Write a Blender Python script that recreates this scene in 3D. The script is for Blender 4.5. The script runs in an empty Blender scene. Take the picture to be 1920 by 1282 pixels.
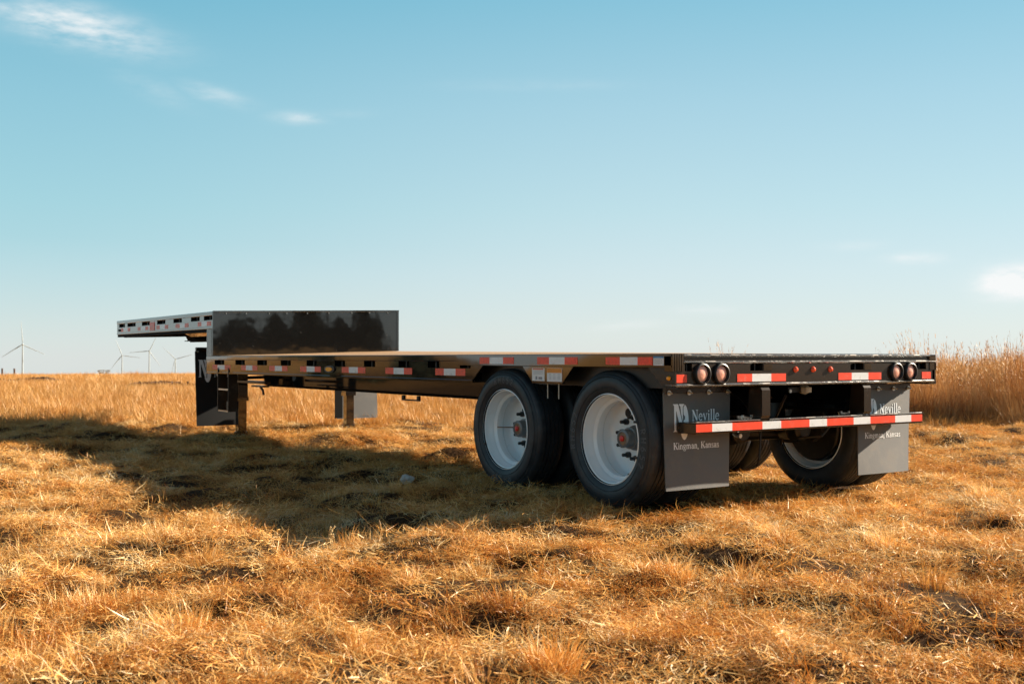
import bpy, bmesh, math, random
import numpy as np
from mathutils import Vector, Matrix, noise as mnoise

random.seed(7)
rng = np.random.default_rng(7)
C = bpy.context.scene.collection
R = math.radians

# ------------------------------------------------------------------ camera, sky, sun, exposure
CAM = Vector((-4.6178, -5.0659, 0.9936))
YAW, PITCH = 0.5939, 0.0142
FWD = Vector((math.sin(YAW) * math.cos(PITCH), math.cos(YAW) * math.cos(PITCH), math.sin(PITCH)))
RGT = Vector((math.cos(YAW), -math.sin(YAW), 0))
UPV = RGT.cross(FWD)
cam_data = bpy.data.cameras.new('camera')
cam = bpy.data.objects.new('camera', cam_data)
C.objects.link(cam)
cam.matrix_world = Matrix(((RGT.x, UPV.x, -FWD.x, CAM.x), (RGT.y, UPV.y, -FWD.y, CAM.y),
                           (RGT.z, UPV.z, -FWD.z, CAM.z), (0, 0, 0, 1)))
cam_data.sensor_width = 36
cam_data.lens = 36 * 2087.4 / 1920
cam_data.clip_start = 0.05
cam_data.clip_end = 20000
cam_data.dof.use_dof = True
cam_data.dof.focus_distance = 8.2
cam_data.dof.aperture_fstop = 5.0
bpy.context.scene.camera = cam

SUN_DIR = Vector((2.12, -0.50, 0.98)).normalized()          # towards the sun
SUN_EL = math.asin(SUN_DIR.z)
SUN_AZ = math.atan2(SUN_DIR.x, SUN_DIR.y)                   # clockwise from +Y
sun_data = bpy.data.lights.new('sun', 'SUN')
sun_data.energy = 5.0
sun_data.angle = R(0.5)
sun_data.color = (1.0, 0.86, 0.68)
sun = bpy.data.objects.new('sun', sun_data)
C.objects.link(sun)
sun.rotation_euler = SUN_DIR.to_track_quat('Z', 'Y').to_euler()
sun.location = (10, -2, 12)

sc = bpy.context.scene
sc.view_settings.view_transform = 'Standard'
sc.view_settings.look = 'None'
sc.view_settings.gamma = 1
sc.view_settings.use_curve_mapping = False
sc.view_settings.exposure = 1.45

world = bpy.data.worlds.new('World')
sc.world = world
world.use_nodes = True
wn, wl = world.node_tree.nodes, world.node_tree.links
wn.clear()


class NT:
    """tiny helper for node trees"""
    def __init__(s, nt):
        s.n, s.l = nt.nodes, nt.links

    def put(s, sock, v):
        if v is None:
            return
        if isinstance(v, bpy.types.NodeSocket):
            s.l.new(v, sock)
        else:
            if isinstance(v, (tuple, list)) and len(v) == 3 and sock.type == 'RGBA':
                v = (*v, 1)
            sock.default_value = v

    def math(s, op, a, b=None, c=None, clamp=False):
        m = s.n.new('ShaderNodeMath'); m.operation = op; m.use_clamp = clamp
        for i, v in enumerate((a, b, c)):
            s.put(m.inputs[i], v)
        return m.outputs[0]

    def vmath(s, op, a, b=None, out=0):
        m = s.n.new('ShaderNodeVectorMath'); m.operation = op
        s.put(m.inputs[0], a); s.put(m.inputs[1], b)
        return m.outputs[out]

    def mix(s, f, a, b, blend='MIX'):
        m = s.n.new('ShaderNodeMix'); m.data_type = 'RGBA'; m.blend_type = blend
        s.put(m.inputs[0], f); s.put(m.inputs[6], a); s.put(m.inputs[7], b)
        return m.outputs[2]

    def noise(s, vec, scale, detail=3, rough=0.5):
        t = s.n.new('ShaderNodeTexNoise')
        s.put(t.inputs['Vector'], vec)
        t.inputs['Scale'].default_value = scale
        t.inputs['Detail'].default_value = detail
        t.inputs['Roughness'].default_value = rough
        return t.outputs['Fac']

    def ramp(s, f, stops):
        r = s.n.new('ShaderNodeValToRGB')
        e = r.color_ramp.elements
        while len(e) < len(stops):
            e.new(0.5)
        for i, (p, c) in enumerate(stops):
            e[i].position = p
            e[i].color = (*c, 1) if len(c) == 3 else c
        s.put(r.inputs[0], f)
        return r.outputs[0]

    def rng(s, v, a, b, c=0.0, d=1.0, smooth=False):
        m = s.n.new('ShaderNodeMapRange')
        if smooth:
            m.interpolation_type = 'SMOOTHSTEP'
        s.put(m.inputs[0], v)
        for i, k in enumerate((a, b, c, d)):
            m.inputs[i + 1].default_value = k
        return m.outputs[0]


W = NT(world.node_tree)
sky = wn.new('ShaderNodeTexSky')
sky.sky_type = 'NISHITA'
sky.sun_disc = False
sky.sun_elevation = SUN_EL
sky.sun_rotation = SUN_AZ
sky.altitude = 450
sky.air_density = 1.0
sky.dust_density = 0.4
sky.ozone_density = 1.6
tc = wn.new('ShaderNodeTexCoord')
vdir = tc.outputs['Generated']
sep = wn.new('ShaderNodeSeparateXYZ')
wl.new(vdir, sep.inputs[0])
elev = sep.outputs[2]
# the winter sky of the photograph: teal overhead, milky towards the horizon all the way round
EXPO = 2 ** sc.view_settings.exposure
BGS = 0.10
grad = W.ramp(elev, [(0.0, (.74, .79, .78)), (0.024, (.73, .80, .79)), (0.075, (.66, .79, .82)), (0.13, (.55, .76, .82)), (0.22, (.42, .68, .79)),
                     (0.31, (.26, .58, .73)), (0.40, (.18, .33, .45)), (0.55, (.14, .16, .24)), (1.0, (.085, .070, .105))])
grad = W.vmath('SCALE', grad)
grad.node.inputs['Scale'].default_value = 1 / (EXPO * BGS)
tint = W.ramp(elev, [(0.0, (0.40, 0.45, 0.57)), (0.13, (0.44, 0.49, 0.47)), (0.31, (0.38, 0.50, 0.47)), (1.0, (0.30, 0.30, 0.30))])
skyn = W.mix(1.0, sky.outputs[0], tint, 'MULTIPLY')
# a little deeper in colour away from the sun
away = W.rng(W.vmath('DOT_PRODUCT', vdir, (math.sin(SUN_AZ), math.cos(SUN_AZ), 0.0), 1), 0.5, -0.1, 0.0, 1.0, True)
grad = W.mix(W.math('MULTIPLY', away, W.rng(elev, 0.0, 0.10)), grad, W.mix(1.0, grad, (0.70, 0.90, 0.93), 'MULTIPLY'))
skyc = W.mix(0.82, skyn, grad)
# wisps of cirrus, each at its own direction in the sky


def pix_dir(u, v):
    return (FWD + RGT * ((u - 960) / 2087.4) - UPV * ((v - 641) / 2087.4)).normalized()


mp = wn.new('ShaderNodeMapping')
mp.inputs['Scale'].default_value = (1, 1, 3.5)
wl.new(vdir, mp.inputs[0])
wisp = W.noise(mp.outputs[0], 9, 7, 0.62)
wisp2 = W.noise(mp.outputs[0], 38, 5, 0.6)
wispm = W.rng(W.math('ADD', W.math('MULTIPLY', wisp, 0.55), W.math('MULTIPLY', wisp2, 0.45)), 0.36, 0.66)
cloud = None
for (u, v, hw, hh, tilt, amt) in ((140, 48, 175, 44, -8, 1.3), (40, 22, 120, 24, -4, 0.8), (405, 178, 75, 20, -12, 0.5),
                                  (290, 168, 90, 26, -20, 0.22), (562, 222, 62, 15, 0, 0.6), (640, 214, 80, 12, 4, 0.15),
                                  (1722, 484, 66, 15, 0, 0.7), (1905, 528, 74, 34, 3, 3.2),
                                  (1315, 580, 75, 13, 0, 0.55), (1180, 610, 90, 12, 4, 0.35), (1600, 462, 80, 12, 0, 0.25),
                                  (1000, 160, 240, 16, 0, 0.1)):
    d0 = pix_dir(u, v)
    rr = Vector((0, 0, 1)).cross(d0).normalized() * -1
    uu = rr.cross(d0)
    a = R(tilt)
    r2, u2 = rr * math.cos(a) + uu * math.sin(a), -rr * math.sin(a) + uu * math.cos(a)
    dx = W.math('MULTIPLY', W.math('SUBTRACT', W.vmath('DOT_PRODUCT', vdir, tuple(r2), 1), d0.dot(r2)), 2087.4 / hw)
    dy = W.math('MULTIPLY', W.math('SUBTRACT', W.vmath('DOT_PRODUCT', vdir, tuple(u2), 1), d0.dot(u2)), 2087.4 / hh)
    rad = W.math('ADD', W.math('MULTIPLY', dx, dx), W.math('MULTIPLY', dy, dy))
    front = W.math('GREATER_THAN', W.vmath('DOT_PRODUCT', vdir, tuple(d0), 1), 0.5)
    m = W.math('MULTIPLY', W.math('MULTIPLY', W.math('POWER', 2.71828, W.math('MULTIPLY', rad, -2.2)), front), amt)
    cloud = m if cloud is None else W.math('MAXIMUM', cloud, m)
wl.new(vdir, mp.inputs[0])
cfac = W.math('MULTIPLY', cloud, wispm, clamp=True)
skyc = W.mix(cfac, skyc, tuple(c / (EXPO * BGS) for c in (.93, .95, .95)))
bg = wn.new('ShaderNodeBackground')
bg.inputs['Strength'].default_value = BGS
wl.new(skyc, bg.inputs[0])
wo = wn.new('ShaderNodeOutputWorld')
wl.new(bg.outputs[0], wo.inputs[0])

# ------------------------------------------------------------------ object helpers


def tag(o, label=None, cat=None, group=None, kind=None):
    if label: o['label'] = label
    if cat: o['category'] = cat
    if group: o['group'] = group
    if kind: o['kind'] = kind
    return o


def link_mesh(name, verts, faces, mats, parent=None, fmat=None, smooth=False):
    me = bpy.data.meshes.new(name)
    me.from_pydata([tuple(v) for v in verts], [], faces)
    if not isinstance(mats, (list, tuple)):
        mats = [mats]
    for m in mats:
        me.materials.append(m)
    if fmat is not None:
        me.polygons.foreach_set('material_index', np.array(fmat, dtype=np.int32))
    if smooth:
        me.polygons.foreach_set('use_smooth', [True] * len(me.polygons))
    me.update()
    o = bpy.data.objects.new(name, me)
    C.objects.link(o)
    if parent is not None:
        o.parent = parent
        off = world_off(parent)
        if off.length > 0:
            me.transform(Matrix.Translation(-off))
    return o


def world_off(o):
    v = Vector((0, 0, 0))
    while o is not None:
        v = v + o.location
        o = o.parent
    return v


TW, LB, WD = 0.068, 8.36, 2.585      # the frame of the trailer is twisted a little: the far side rises to the front


def twist(v):
    return (v[0], v[1], v[2] + TW * (v[0] / WD) * max(0.0, min(1.0, v[1] / LB)))


class MB:
    """collects shapes for one mesh object"""
    def __init__(s):
        s.v, s.f, s.m, s.g = [], [], [], []

    def poly(s, pts, faces, mi=0):
        b = len(s.v)
        s.g.append((len(s.v), len(s.f)))
        s.v += [tuple(p) for p in pts]
        s.f += [tuple(b + i for i in f) for f in faces]
        s.m += [mi] * len(faces)
        return s

    def box(s, x0, x1, y0, y1, z0, z1, mi=0, ch=0.0):
        if x0 > x1: x0, x1 = x1, x0
        if y0 > y1: y0, y1 = y1, y0
        if z0 > z1: z0, z1 = z1, z0
        if ch > 0:
            c = min(ch, (x1 - x0) * .4, (y1 - y0) * .4, (z1 - z0) * .4)
            bm = bmesh.new()
            bmesh.ops.create_cube(bm, size=1)
            for v in bm.verts:
                v.co = Vector(((x0 + x1) / 2 + v.co.x * (x1 - x0), (y0 + y1) / 2 + v.co.y * (y1 - y0), (z0 + z1) / 2 + v.co.z * (z1 - z0)))
            bmesh.ops.bevel(bm, geom=bm.edges[:], offset=c, segments=1, affect='EDGES')
            bm.verts.index_update()
            s.poly([v.co[:] for v in bm.verts], [[v.index for v in f.verts] for f in bm.faces], mi)
            bm.free()
            return s
        p = [(x0, y0, z0), (x1, y0, z0), (x1, y1, z0), (x0, y1, z0), (x0, y0, z1), (x1, y0, z1), (x1, y1, z1), (x0, y1, z1)]
        return s.poly(p, [(0, 3, 2, 1), (4, 5, 6, 7), (0, 1, 5, 4), (1, 2, 6, 5), (2, 3, 7, 6), (3, 0, 4, 7)], mi)

    def prism(s, pts2, axis, a, b, mi=0):
        """2D polygon extruded along axis; pts2 are the other two coordinates in order"""
        def mk(p, t):
            return {0: (t, p[0], p[1]), 1: (p[0], t, p[1]), 2: (p[0], p[1], t)}[axis]
        n = len(pts2)
        P = [mk(p, a) for p in pts2] + [mk(p, b) for p in pts2]
        F = [tuple(range(n))[::-1], tuple(range(n, 2 * n))] + [(i, (i + 1) % n, n + (i + 1) % n, n + i) for i in range(n)]
        return s.poly(P, F, mi)

    def tube(s, pts, r, n=8, mi=0, caps=True):
        pts = [Vector(p) for p in pts]
        rs = r if isinstance(r, (list, tuple)) else [r] * len(pts)
        V, F = [], []
        for i, p in enumerate(pts):
            d = (pts[min(i + 1, len(pts) - 1)] - pts[max(i - 1, 0)]).normalized()
            a = d.orthogonal().normalized() if i == 0 else (a - d * a.dot(d)).normalized()
            b = d.cross(a)
            for k in range(n):
                t = 2 * math.pi * k / n
                V.append(p + (a * math.cos(t) + b * math.sin(t)) * rs[i])
        for i in range(len(pts) - 1):
            for k in range(n):
                F.append((i * n + k, i * n + (k + 1) % n, (i + 1) * n + (k + 1) % n, (i + 1) * n + k))
        if caps:
            F += [tuple(range(n))[::-1], tuple(range((len(pts) - 1) * n, len(pts) * n))]
        return s.poly(V, F, mi)

    def lathe(s, prof, c, axis=0, n=48, mi=0, closed=False, flip=1):
        """prof: (radius, offset along axis)"""
        V, F = [], []
        m = len(prof)
        for k in range(n):
            t = 2 * math.pi * k / n
            ct, st = math.cos(t), math.sin(t)
            for (r, o) in prof:
                if axis == 0:
                    V.append((c[0] + o * flip, c[1] + r * ct, c[2] + r * st))
                elif axis == 1:
                    V.append((c[0] + r * ct, c[1] + o * flip, c[2] + r * st))
                else:
                    V.append((c[0] + r * ct, c[1] + r * st, c[2] + o * flip))
        for k in range(n):
            for i in range(m - (0 if closed else 1)):
                j = (i + 1) % m
                F.append((k * m + i, k * m + j, ((k + 1) % n) * m + j, ((k + 1) % n) * m + i))
        return s.poly(V, F, mi)

    def each(s, name, mats, parent=None, smooth=False, tw=False):
        for i, (v0, f0) in enumerate(s.g):
            v1, f1 = s.g[i + 1] if i + 1 < len(s.g) else (len(s.v), len(s.f))
            m = MB().poly(s.v[v0:v1], [tuple(k - v0 for k in f) for f in s.f[f0:f1]])
            m.m = s.m[f0:f1]
            m.build(name, mats, parent, smooth, tw)

    def build(s, name, mats, parent=None, smooth=False, tw=False, label=None):
        v = [twist(p) for p in s.v] if tw else s.v
        o = link_mesh(name, v, s.f, mats, parent, s.m, smooth)
        bm = bmesh.new(); bm.from_mesh(o.data)
        bmesh.ops.recalc_face_normals(bm, faces=bm.faces[:])
        bm.to_mesh(o.data); bm.free()
        if smooth:
            o.data.set_sharp_from_angle(angle=R(38))
        if label:
            o['label'] = label
        return o


# ------------------------------------------------------------------ materials
MATS = {}


def mat(name, base, rough=0.5, metal=0.0, coat=0.0, spec=0.5, bump=None, var=None, dirt=None, trans=0.0, emit=None):
    m = bpy.data.materials.new(name); m.use_nodes = True
    t = NT(m.node_tree)
    p = t.n['Principled BSDF']
    p.inputs['Base Color'].default_value = (*base, 1)
    p.inputs['Roughness'].default_value = rough
    p.inputs['Metallic'].default_value = metal
    p.inputs['Coat Weight'].default_value = coat
    p.inputs['Coat Roughness'].default_value = 0.05
    p.inputs['Specular IOR Level'].default_value = spec
    p.inputs['Transmission Weight'].default_value = trans
    tc = t.n.new('ShaderNodeTexCoord'); vec = tc.outputs['Object']
    col = None
    if var:                      # (scale, amount)
        f = t.noise(vec, var[0], 4, 0.6)
        k = var[1]
        col = t.mix(t.rng(f, 0.3, 0.7), tuple(c * (1 - k) for c in base), tuple(min(1, c * (1 + k)) for c in base))
    if dirt:                     # (colour, scale, threshold, strength)
        f = t.noise(vec, dirt[1], 6, 0.7)
        fac = t.math('MULTIPLY', t.rng(f, dirt[2], dirt[2] + 0.12), dirt[3])
        col = t.mix(fac, col if col is not None else (*base, 1), (*dirt[0], 1))
        t.put(p.inputs['Roughness'], t.math('ADD', t.math('MULTIPLY', fac, 0.5), rough, clamp=True))
    if col is not None:
        t.put(p.inputs['Base Color'], col)
    if bump:                     # (scale, distance)
        b = t.n.new('ShaderNodeBump'); b.inputs['Distance'].default_value = bump[1]
        b.inputs['Strength'].default_value = 1.0
        t.put(b.inputs['Height'], t.noise(vec, bump[0], 2, 0.5))
        t.l.new(b.outputs[0], p.inputs['Normal'])
    MATS[name] = m
    return m


M_gloss = mat('black_gloss_paint', (0.006, 0.006, 0.007), 0.05, spec=0.9, coat=0.55, bump=(2.5, 0.0012), dirt=((0.16, 0.12, 0.08), 9, 0.60, 0.16))
M_sheet = mat('bulkhead_paint', (0.008, 0.008, 0.008), 0.035, spec=0.9, bump=(3.2, 0.0009), dirt=((0.34, 0.31, 0.27), 26, 0.665, 0.6))
M_black = mat('black_frame_paint', (0.008, 0.008, 0.008), 0.35, spec=0.4, dirt=((0.09, 0.07, 0.05), 6, 0.56, 0.4))
M_lip = mat('silver_metal_lip', (0.36, 0.36, 0.35), 0.24, metal=1.0, bump=(18, 0.001), dirt=((0.06, 0.04, 0.03), 7, 0.5, 0.6))  # lighter metal for the rear lips and bumper edge
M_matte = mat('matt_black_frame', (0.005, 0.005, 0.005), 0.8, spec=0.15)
M_brown = mat("black_rail_paint", (0.024, 0.015, 0.009), 0.22, spec=0.5, bump=(4, 0.001), dirt=((0.16, 0.12, 0.08), 12, 0.62, 0.2))  # black paint; brown of the mirrored grass put into its base colour
M_rubber = mat('tyre_rubber', (0.018, 0.023, 0.029), 0.50, spec=0.45, var=(14, 0.35), dirt=((0.10, 0.10, 0.10), 18, 0.60, 0.35))
M_white = mat('white_wheel_paint', (0.84, 0.89, 0.91), 0.22, coat=0.3, dirt=((0.45, 0.36, 0.26), 9, 0.62, 0.22))
M_flap = mat('mud_flap_plastic', (0.075, 0.076, 0.075), 0.58, spec=1.0, bump=(90, 0.0006), dirt=((0.19, 0.17, 0.14), 5, 0.48, 0.35))
M_flapdk = mat('mud_flap_plastic_plain', (0.075, 0.076, 0.075), 0.58, spec=1.0)
for m_ in (M_flap, M_flapdk):
    p_ = m_.node_tree.nodes['Principled BSDF']
    p_.inputs['Sheen Weight'].default_value = 0.35
    p_.inputs['Sheen Roughness'].default_value = 0.35
M_flapbk = mat('black_front_flap', (0.008, 0.009, 0.010), 0.6, spec=0.3)  # darker colour for the near front flap
M_print = mat('white_print', (0.85, 0.87, 0.89), 0.45)
M_red = mat('red_reflective_tape', (0.84, 0.055, 0.014), 0.35, coat=0.15, bump=(160, 0.0004), var=(60, 0.15), dirt=((0.30, 0.12, 0.06), 16, 0.55, 0.45))
M_wht = mat('white_reflective_tape', (0.74, 0.76, 0.78), 0.3, coat=0.4, bump=(160, 0.0004), dirt=((0.42, 0.38, 0.32), 16, 0.54, 0.45))
M_lens = mat('red_lamp_lens', (1.0, 0.46, 0.34), 0.2, coat=.5, bump=(30, 0.002), var=(12, 0.15))
M_redlens = mat('red_marker_lens', (0.9, 0.10, 0.03), 0.2, coat=.4)
M_amber = mat('amber_lamp_lens', (1.0, 0.40, 0.03), 0.2, spec=.3, coat=.15, bump=(30, 0.002))
M_grommet = mat('lamp_grommet_rubber', (0.012, 0.013, 0.015), 0.4)
M_zinc = mat('zinc_bolt', (0.62, 0.62, 0.60), 0.28, metal=1.0)
M_steel = mat('bright_steel', (0.60, 0.61, 0.60), 0.30, metal=1.0, bump=(40, 0.001))
M_hub = mat('cast_hub', (0.20, 0.20, 0.20), 0.45, metal=0.5, var=(20, 0.2))
M_rust = mat('rusty_hub_cap_face', (0.22, 0.13, 0.07), 0.6, var=(30, 0.4))
M_redcap = mat('red_plastic_cap', (0.65, 0.03, 0.02), 0.35)
M_lugs = mat('black_lug', (0.012, 0.012, 0.013), 0.4)
M_lblw = mat('label_paper', (0.74, 0.75, 0.76), 0.5)
M_lblo = mat('label_orange', (0.75, 0.28, 0.03), 0.5)
M_lblr = mat('label_red', (0.66, 0.16, 0.07), 0.5)
M_lblb = mat('label_blue', (0.06, 0.22, 0.46), 0.5)
M_ink = mat('label_ink', (0.25, 0.26, 0.28), 0.6)
M_cream = mat('pale_plastic', (0.62, 0.58, 0.48), 0.4)


def wood_mat():
    m = bpy.data.materials.new('deck_wood'); m.use_nodes = True
    t = NT(m.node_tree); p = t.n['Principled BSDF']
    g = t.n.new('ShaderNodeNewGeometry')
    mp = t.n.new('ShaderNodeMapping'); mp.inputs['Scale'].default_value = (14, 0.9, 14)
    t.l.new(g.outputs['Position'], mp.inputs[0])
    f = t.noise(mp.outputs[0], 3, 6, 0.65)
    oi = t.n.new('ShaderNodeObjectInfo')
    c = t.ramp(f, [(0.25, (0.30, 0.16, 0.07)), (0.55, (0.46, 0.28, 0.14)), (0.8, (0.58, 0.40, 0.22))])
    c = t.mix(t.math('MULTIPLY', oi.outputs['Random'], 0.35), c, (0.62, 0.42, 0.24, 1))
    t.l.new(c, p.inputs['Base Color'])
    p.inputs['Roughness'].default_value = 0.6
    return m


M_wood = wood_mat()


def tread_mat():
    m = mat('tread_plate', (0.20, 0.21, 0.21), 0.35, metal=0.6)
    return m


M_tread = tread_mat()

# ------------------------------------------------------------------ the ground


def crest(d):
    """height of the hilltop at distance d from the trailer: level, then falling away past the crest"""
    a = 1.06e-4
    e = np.maximum(d - 20.0, 0.0)
    q = np.minimum(e, 111.0)
    return -(a * q * q) - 0.0235 * (e - q)


_lat = rng.random((5, 64, 64))


def vnoise(x, y, s, k):
    """tileable value noise, smooth"""
    x = np.asarray(x) / s; y = np.asarray(y) / s
    xi = np.floor(x).astype(int); yi = np.floor(y).astype(int)
    fx = x - xi; fy = y - yi
    fx = fx * fx * (3 - 2 * fx); fy = fy * fy * (3 - 2 * fy)
    L = _lat[k]
    a = L[xi % 64, yi % 64]; b = L[(xi + 1) % 64, yi % 64]
    c = L[xi % 64, (yi + 1) % 64]; d = L[(xi + 1) % 64, (yi + 1) % 64]
    return (a * (1 - fx) + b * fx) * (1 - fy) + (c * (1 - fx) + d * fx) * fy - 0.5


def hollow(x, y):
    """1 in the small hollows between the clumps of grass"""
    v = vnoise(x + 3.1, y * 1.25, 0.34, 4) + 0.35 * vnoise(x, y, 0.13, 0)
    return np.clip((v - 0.20) / 0.10, 0, 1)


def ground_z(x, y):
    x = np.asarray(x, float); y = np.asarray(y, float)
    d = np.hypot(x + 2.5, y + 2.0)
    z = crest(d)
    lump = 0.11 * vnoise(x, y, 2.3, 0) + 0.11 * vnoise(x * 0.9 + y * .4, y * 0.9 - x * .4, 0.72, 1) + 0.13 * vnoise(x * .8 - y * .5, y * .9 + x * .3, 0.34, 2)
    # rows left by the mower, flattened where the wheels and legs stand
    flat = 1.0 - 0.85 * np.exp(-(((x - 1.3) / 1.7) ** 4 + ((y - 1.3) / 1.7) ** 4))
    flat = flat * (1 - 0.7 * np.exp(-(((x - 1.3) / 1.5) ** 4 + ((y - 8.8) / .8) ** 4)))
    fade = np.clip(1 - (d - 40) / 60, 0, 1)
    # gentle unseen rise added outside the view, so the glossy paint mirrors field
    ca, sa = math.cos(YAW), math.sin(YAW)
    fw, sd = (x - CAM.x) * sa + (y - CAM.y) * ca, (x - CAM.x) * ca - (y - CAM.y) * sa
    off = np.abs(np.arctan2(sd, fw))
    wr = np.clip((off - 0.56) / 0.35, 0, 1); wr = wr * wr * (3 - 2 * wr)
    az = np.arctan2(sd, fw)
    wr = wr * (1 - np.exp(-((az + 1.040) / 0.060) ** 4))          # dip shaped left of the view so the rub rail mirrors sky
    r_ = np.hypot(fw, sd)
    z = z + wr * (1.5 + 0.5 * vnoise(x, y, 30.0, 3)) * np.exp(-((r_ - 52) / 19) ** 2)
    lump = lump - 0.06 * hollow(x, y) * np.clip(1 - d / 16, 0, 1)
    return z + lump * flat * (0.35 + 0.65 * fade) - 0.02 + 1.6 * vnoise(x, y, 190.0, 3) * np.clip((d - 140) / 400, 0, 1)


def axis_steps(c, near, fine, far, growth=1.09):
    p = list(np.arange(-near, near + 1e-6, fine))
    s, v = fine, near
    while v < far:
        s *= growth; v += s; p.append(v); p.insert(0, -v)
    return np.array(p) + c


gx = axis_steps(0.5, 9.5, 0.07, 7000); gy = axis_steps(2.0, 9.5, 0.07, 7000)
X, Y = np.meshgrid(gx, gy, indexing='ij')
Z = ground_z(X, Y)
nx, ny = X.shape
me = bpy.data.meshes.new('ground')
me.vertices.add(nx * ny)
me.vertices.foreach_set('co', np.stack([X, Y, Z], -1).reshape(-1).astype(np.float32))
ii, jj = np.meshgrid(np.arange(nx - 1), np.arange(ny - 1), indexing='ij')
a = (ii * ny + jj).reshape(-1)
quads = np.stack([a, a + ny, a + ny + 1, a + 1], -1)
me.loops.add(quads.size); me.polygons.add(len(quads))
me.loops.foreach_set('vertex_index', quads.reshape(-1).astype(np.int32))
me.polygons.foreach_set('loop_start', np.arange(0, quads.size, 4, dtype=np.int32))
me.polygons.foreach_set('use_smooth', [True] * len(quads))
me.update()
ground = bpy.data.objects.new('ground', me)
C.objects.link(ground)
tag(ground, 'dry straw covered hilltop field falling away past its crest', kind='structure')


def ground_mat():
    m = bpy.data.materials.new('dry_field_soil'); m.use_nodes = True
    t = NT(m.node_tree); p = t.n['Principled BSDF']
    g = t.n.new('ShaderNodeNewGeometry'); P = g.outputs['Position']
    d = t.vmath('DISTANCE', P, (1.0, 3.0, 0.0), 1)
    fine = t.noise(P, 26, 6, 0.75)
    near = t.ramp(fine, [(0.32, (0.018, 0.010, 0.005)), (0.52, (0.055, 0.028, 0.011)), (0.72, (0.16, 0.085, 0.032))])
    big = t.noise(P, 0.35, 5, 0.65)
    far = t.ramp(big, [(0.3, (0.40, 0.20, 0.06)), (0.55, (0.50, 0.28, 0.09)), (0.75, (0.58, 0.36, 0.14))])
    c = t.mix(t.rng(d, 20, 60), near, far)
    t.l.new(c, p.inputs['Base Color'])
    p.inputs['Roughness'].default_value = 0.95
    p.inputs['Specular IOR Level'].default_value = 0.1
    b = t.n.new('ShaderNodeBump'); b.inputs['Distance'].default_value = 0.03
    t.put(b.inputs['Height'], fine); t.l.new(b.outputs[0], p.inputs['Normal'])
    return m


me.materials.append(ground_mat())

# ------------------------------------------------------------------ dry grass (stuff): blade clumps scattered by geometry nodes


def straw_mat(name, stops, deep, transl=0.27, patch=0.55):
    m = bpy.data.materials.new(name); m.use_nodes = True
    t = NT(m.node_tree); t.n.clear()
    oi = t.n.new('ShaderNodeObjectInfo')
    at = t.n.new('ShaderNodeAttribute'); at.attribute_name = 'tone'
    ah = t.n.new('ShaderNodeAttribute'); ah.attribute_name = 'along'
    g = t.n.new('ShaderNodeNewGeometry')
    big = t.math('ADD', t.math('MULTIPLY', t.noise(g.outputs['Position'], patch, 3, 0.6), 0.5), t.math('MULTIPLY', t.noise(g.outputs['Position'], patch * 5, 3, 0.6), 0.5))
    bigs = t.rng(big, 0.36, 0.64)
    f = t.math('ADD', t.math('MULTIPLY', at.outputs['Fac'], 0.50), t.math('MULTIPLY', oi.outputs['Random'], 0.12))
    f = t.math('ADD', f, t.math('MULTIPLY', bigs, 0.50))
    c = t.ramp(f, stops)
    c = t.mix(t.rng(ah.outputs['Fac'], 0.0, 0.5, 0.55, 0.0), c, (*deep, 1))  # shade among the blades put into the colour towards the roots
    df = t.n.new('ShaderNodeBsdfDiffuse'); tr = t.n.new('ShaderNodeBsdfTranslucent'); gl = t.n.new('ShaderNodeBsdfGlossy')
    t.l.new(c, df.inputs[0])
    cs = t.mix(1.0, c, (1.0, 0.80, 0.55, 1), 'MULTIPLY')
    t.l.new(cs, tr.inputs[0])
    gl.inputs['Roughness'].default_value = 0.42
    gl.inputs[0].default_value = (0.9, 0.85, 0.75, 1)
    ms = t.n.new('ShaderNodeMixShader'); ms.inputs[0].default_value = transl
    t.l.new(df.outputs[0], ms.inputs[1]); t.l.new(tr.outputs[0], ms.inputs[2])
    m2 = t.n.new('ShaderNodeMixShader'); m2.inputs[0].default_value = 0.045
    t.l.new(ms.outputs[0], m2.inputs[1]); t.l.new(gl.outputs[0], m2.inputs[2])
    o = t.n.new('ShaderNodeOutputMaterial'); t.l.new(m2.outputs[0], o.inputs[0])
    return m


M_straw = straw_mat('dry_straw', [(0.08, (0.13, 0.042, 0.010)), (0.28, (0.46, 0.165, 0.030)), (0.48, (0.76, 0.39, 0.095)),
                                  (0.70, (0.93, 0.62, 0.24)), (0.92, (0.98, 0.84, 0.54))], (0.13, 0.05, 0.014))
M_prairie = straw_mat('prairie_straw', [(0.1, (0.50, 0.24, 0.065)), (0.45, (0.60, 0.32, 0.10)), (0.9, (0.70, 0.42, 0.15))],
                      (0.58, 0.31, 0.10), patch=0.12)
M_blue = straw_mat('bluestem_straw', [(0.1, (0.24, 0.10, 0.035)), (0.45, (0.46, 0.24, 0.09)), (0.9, (0.72, 0.50, 0.26))],
                   (0.12, 0.055, 0.02), patch=0.9)


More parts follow.
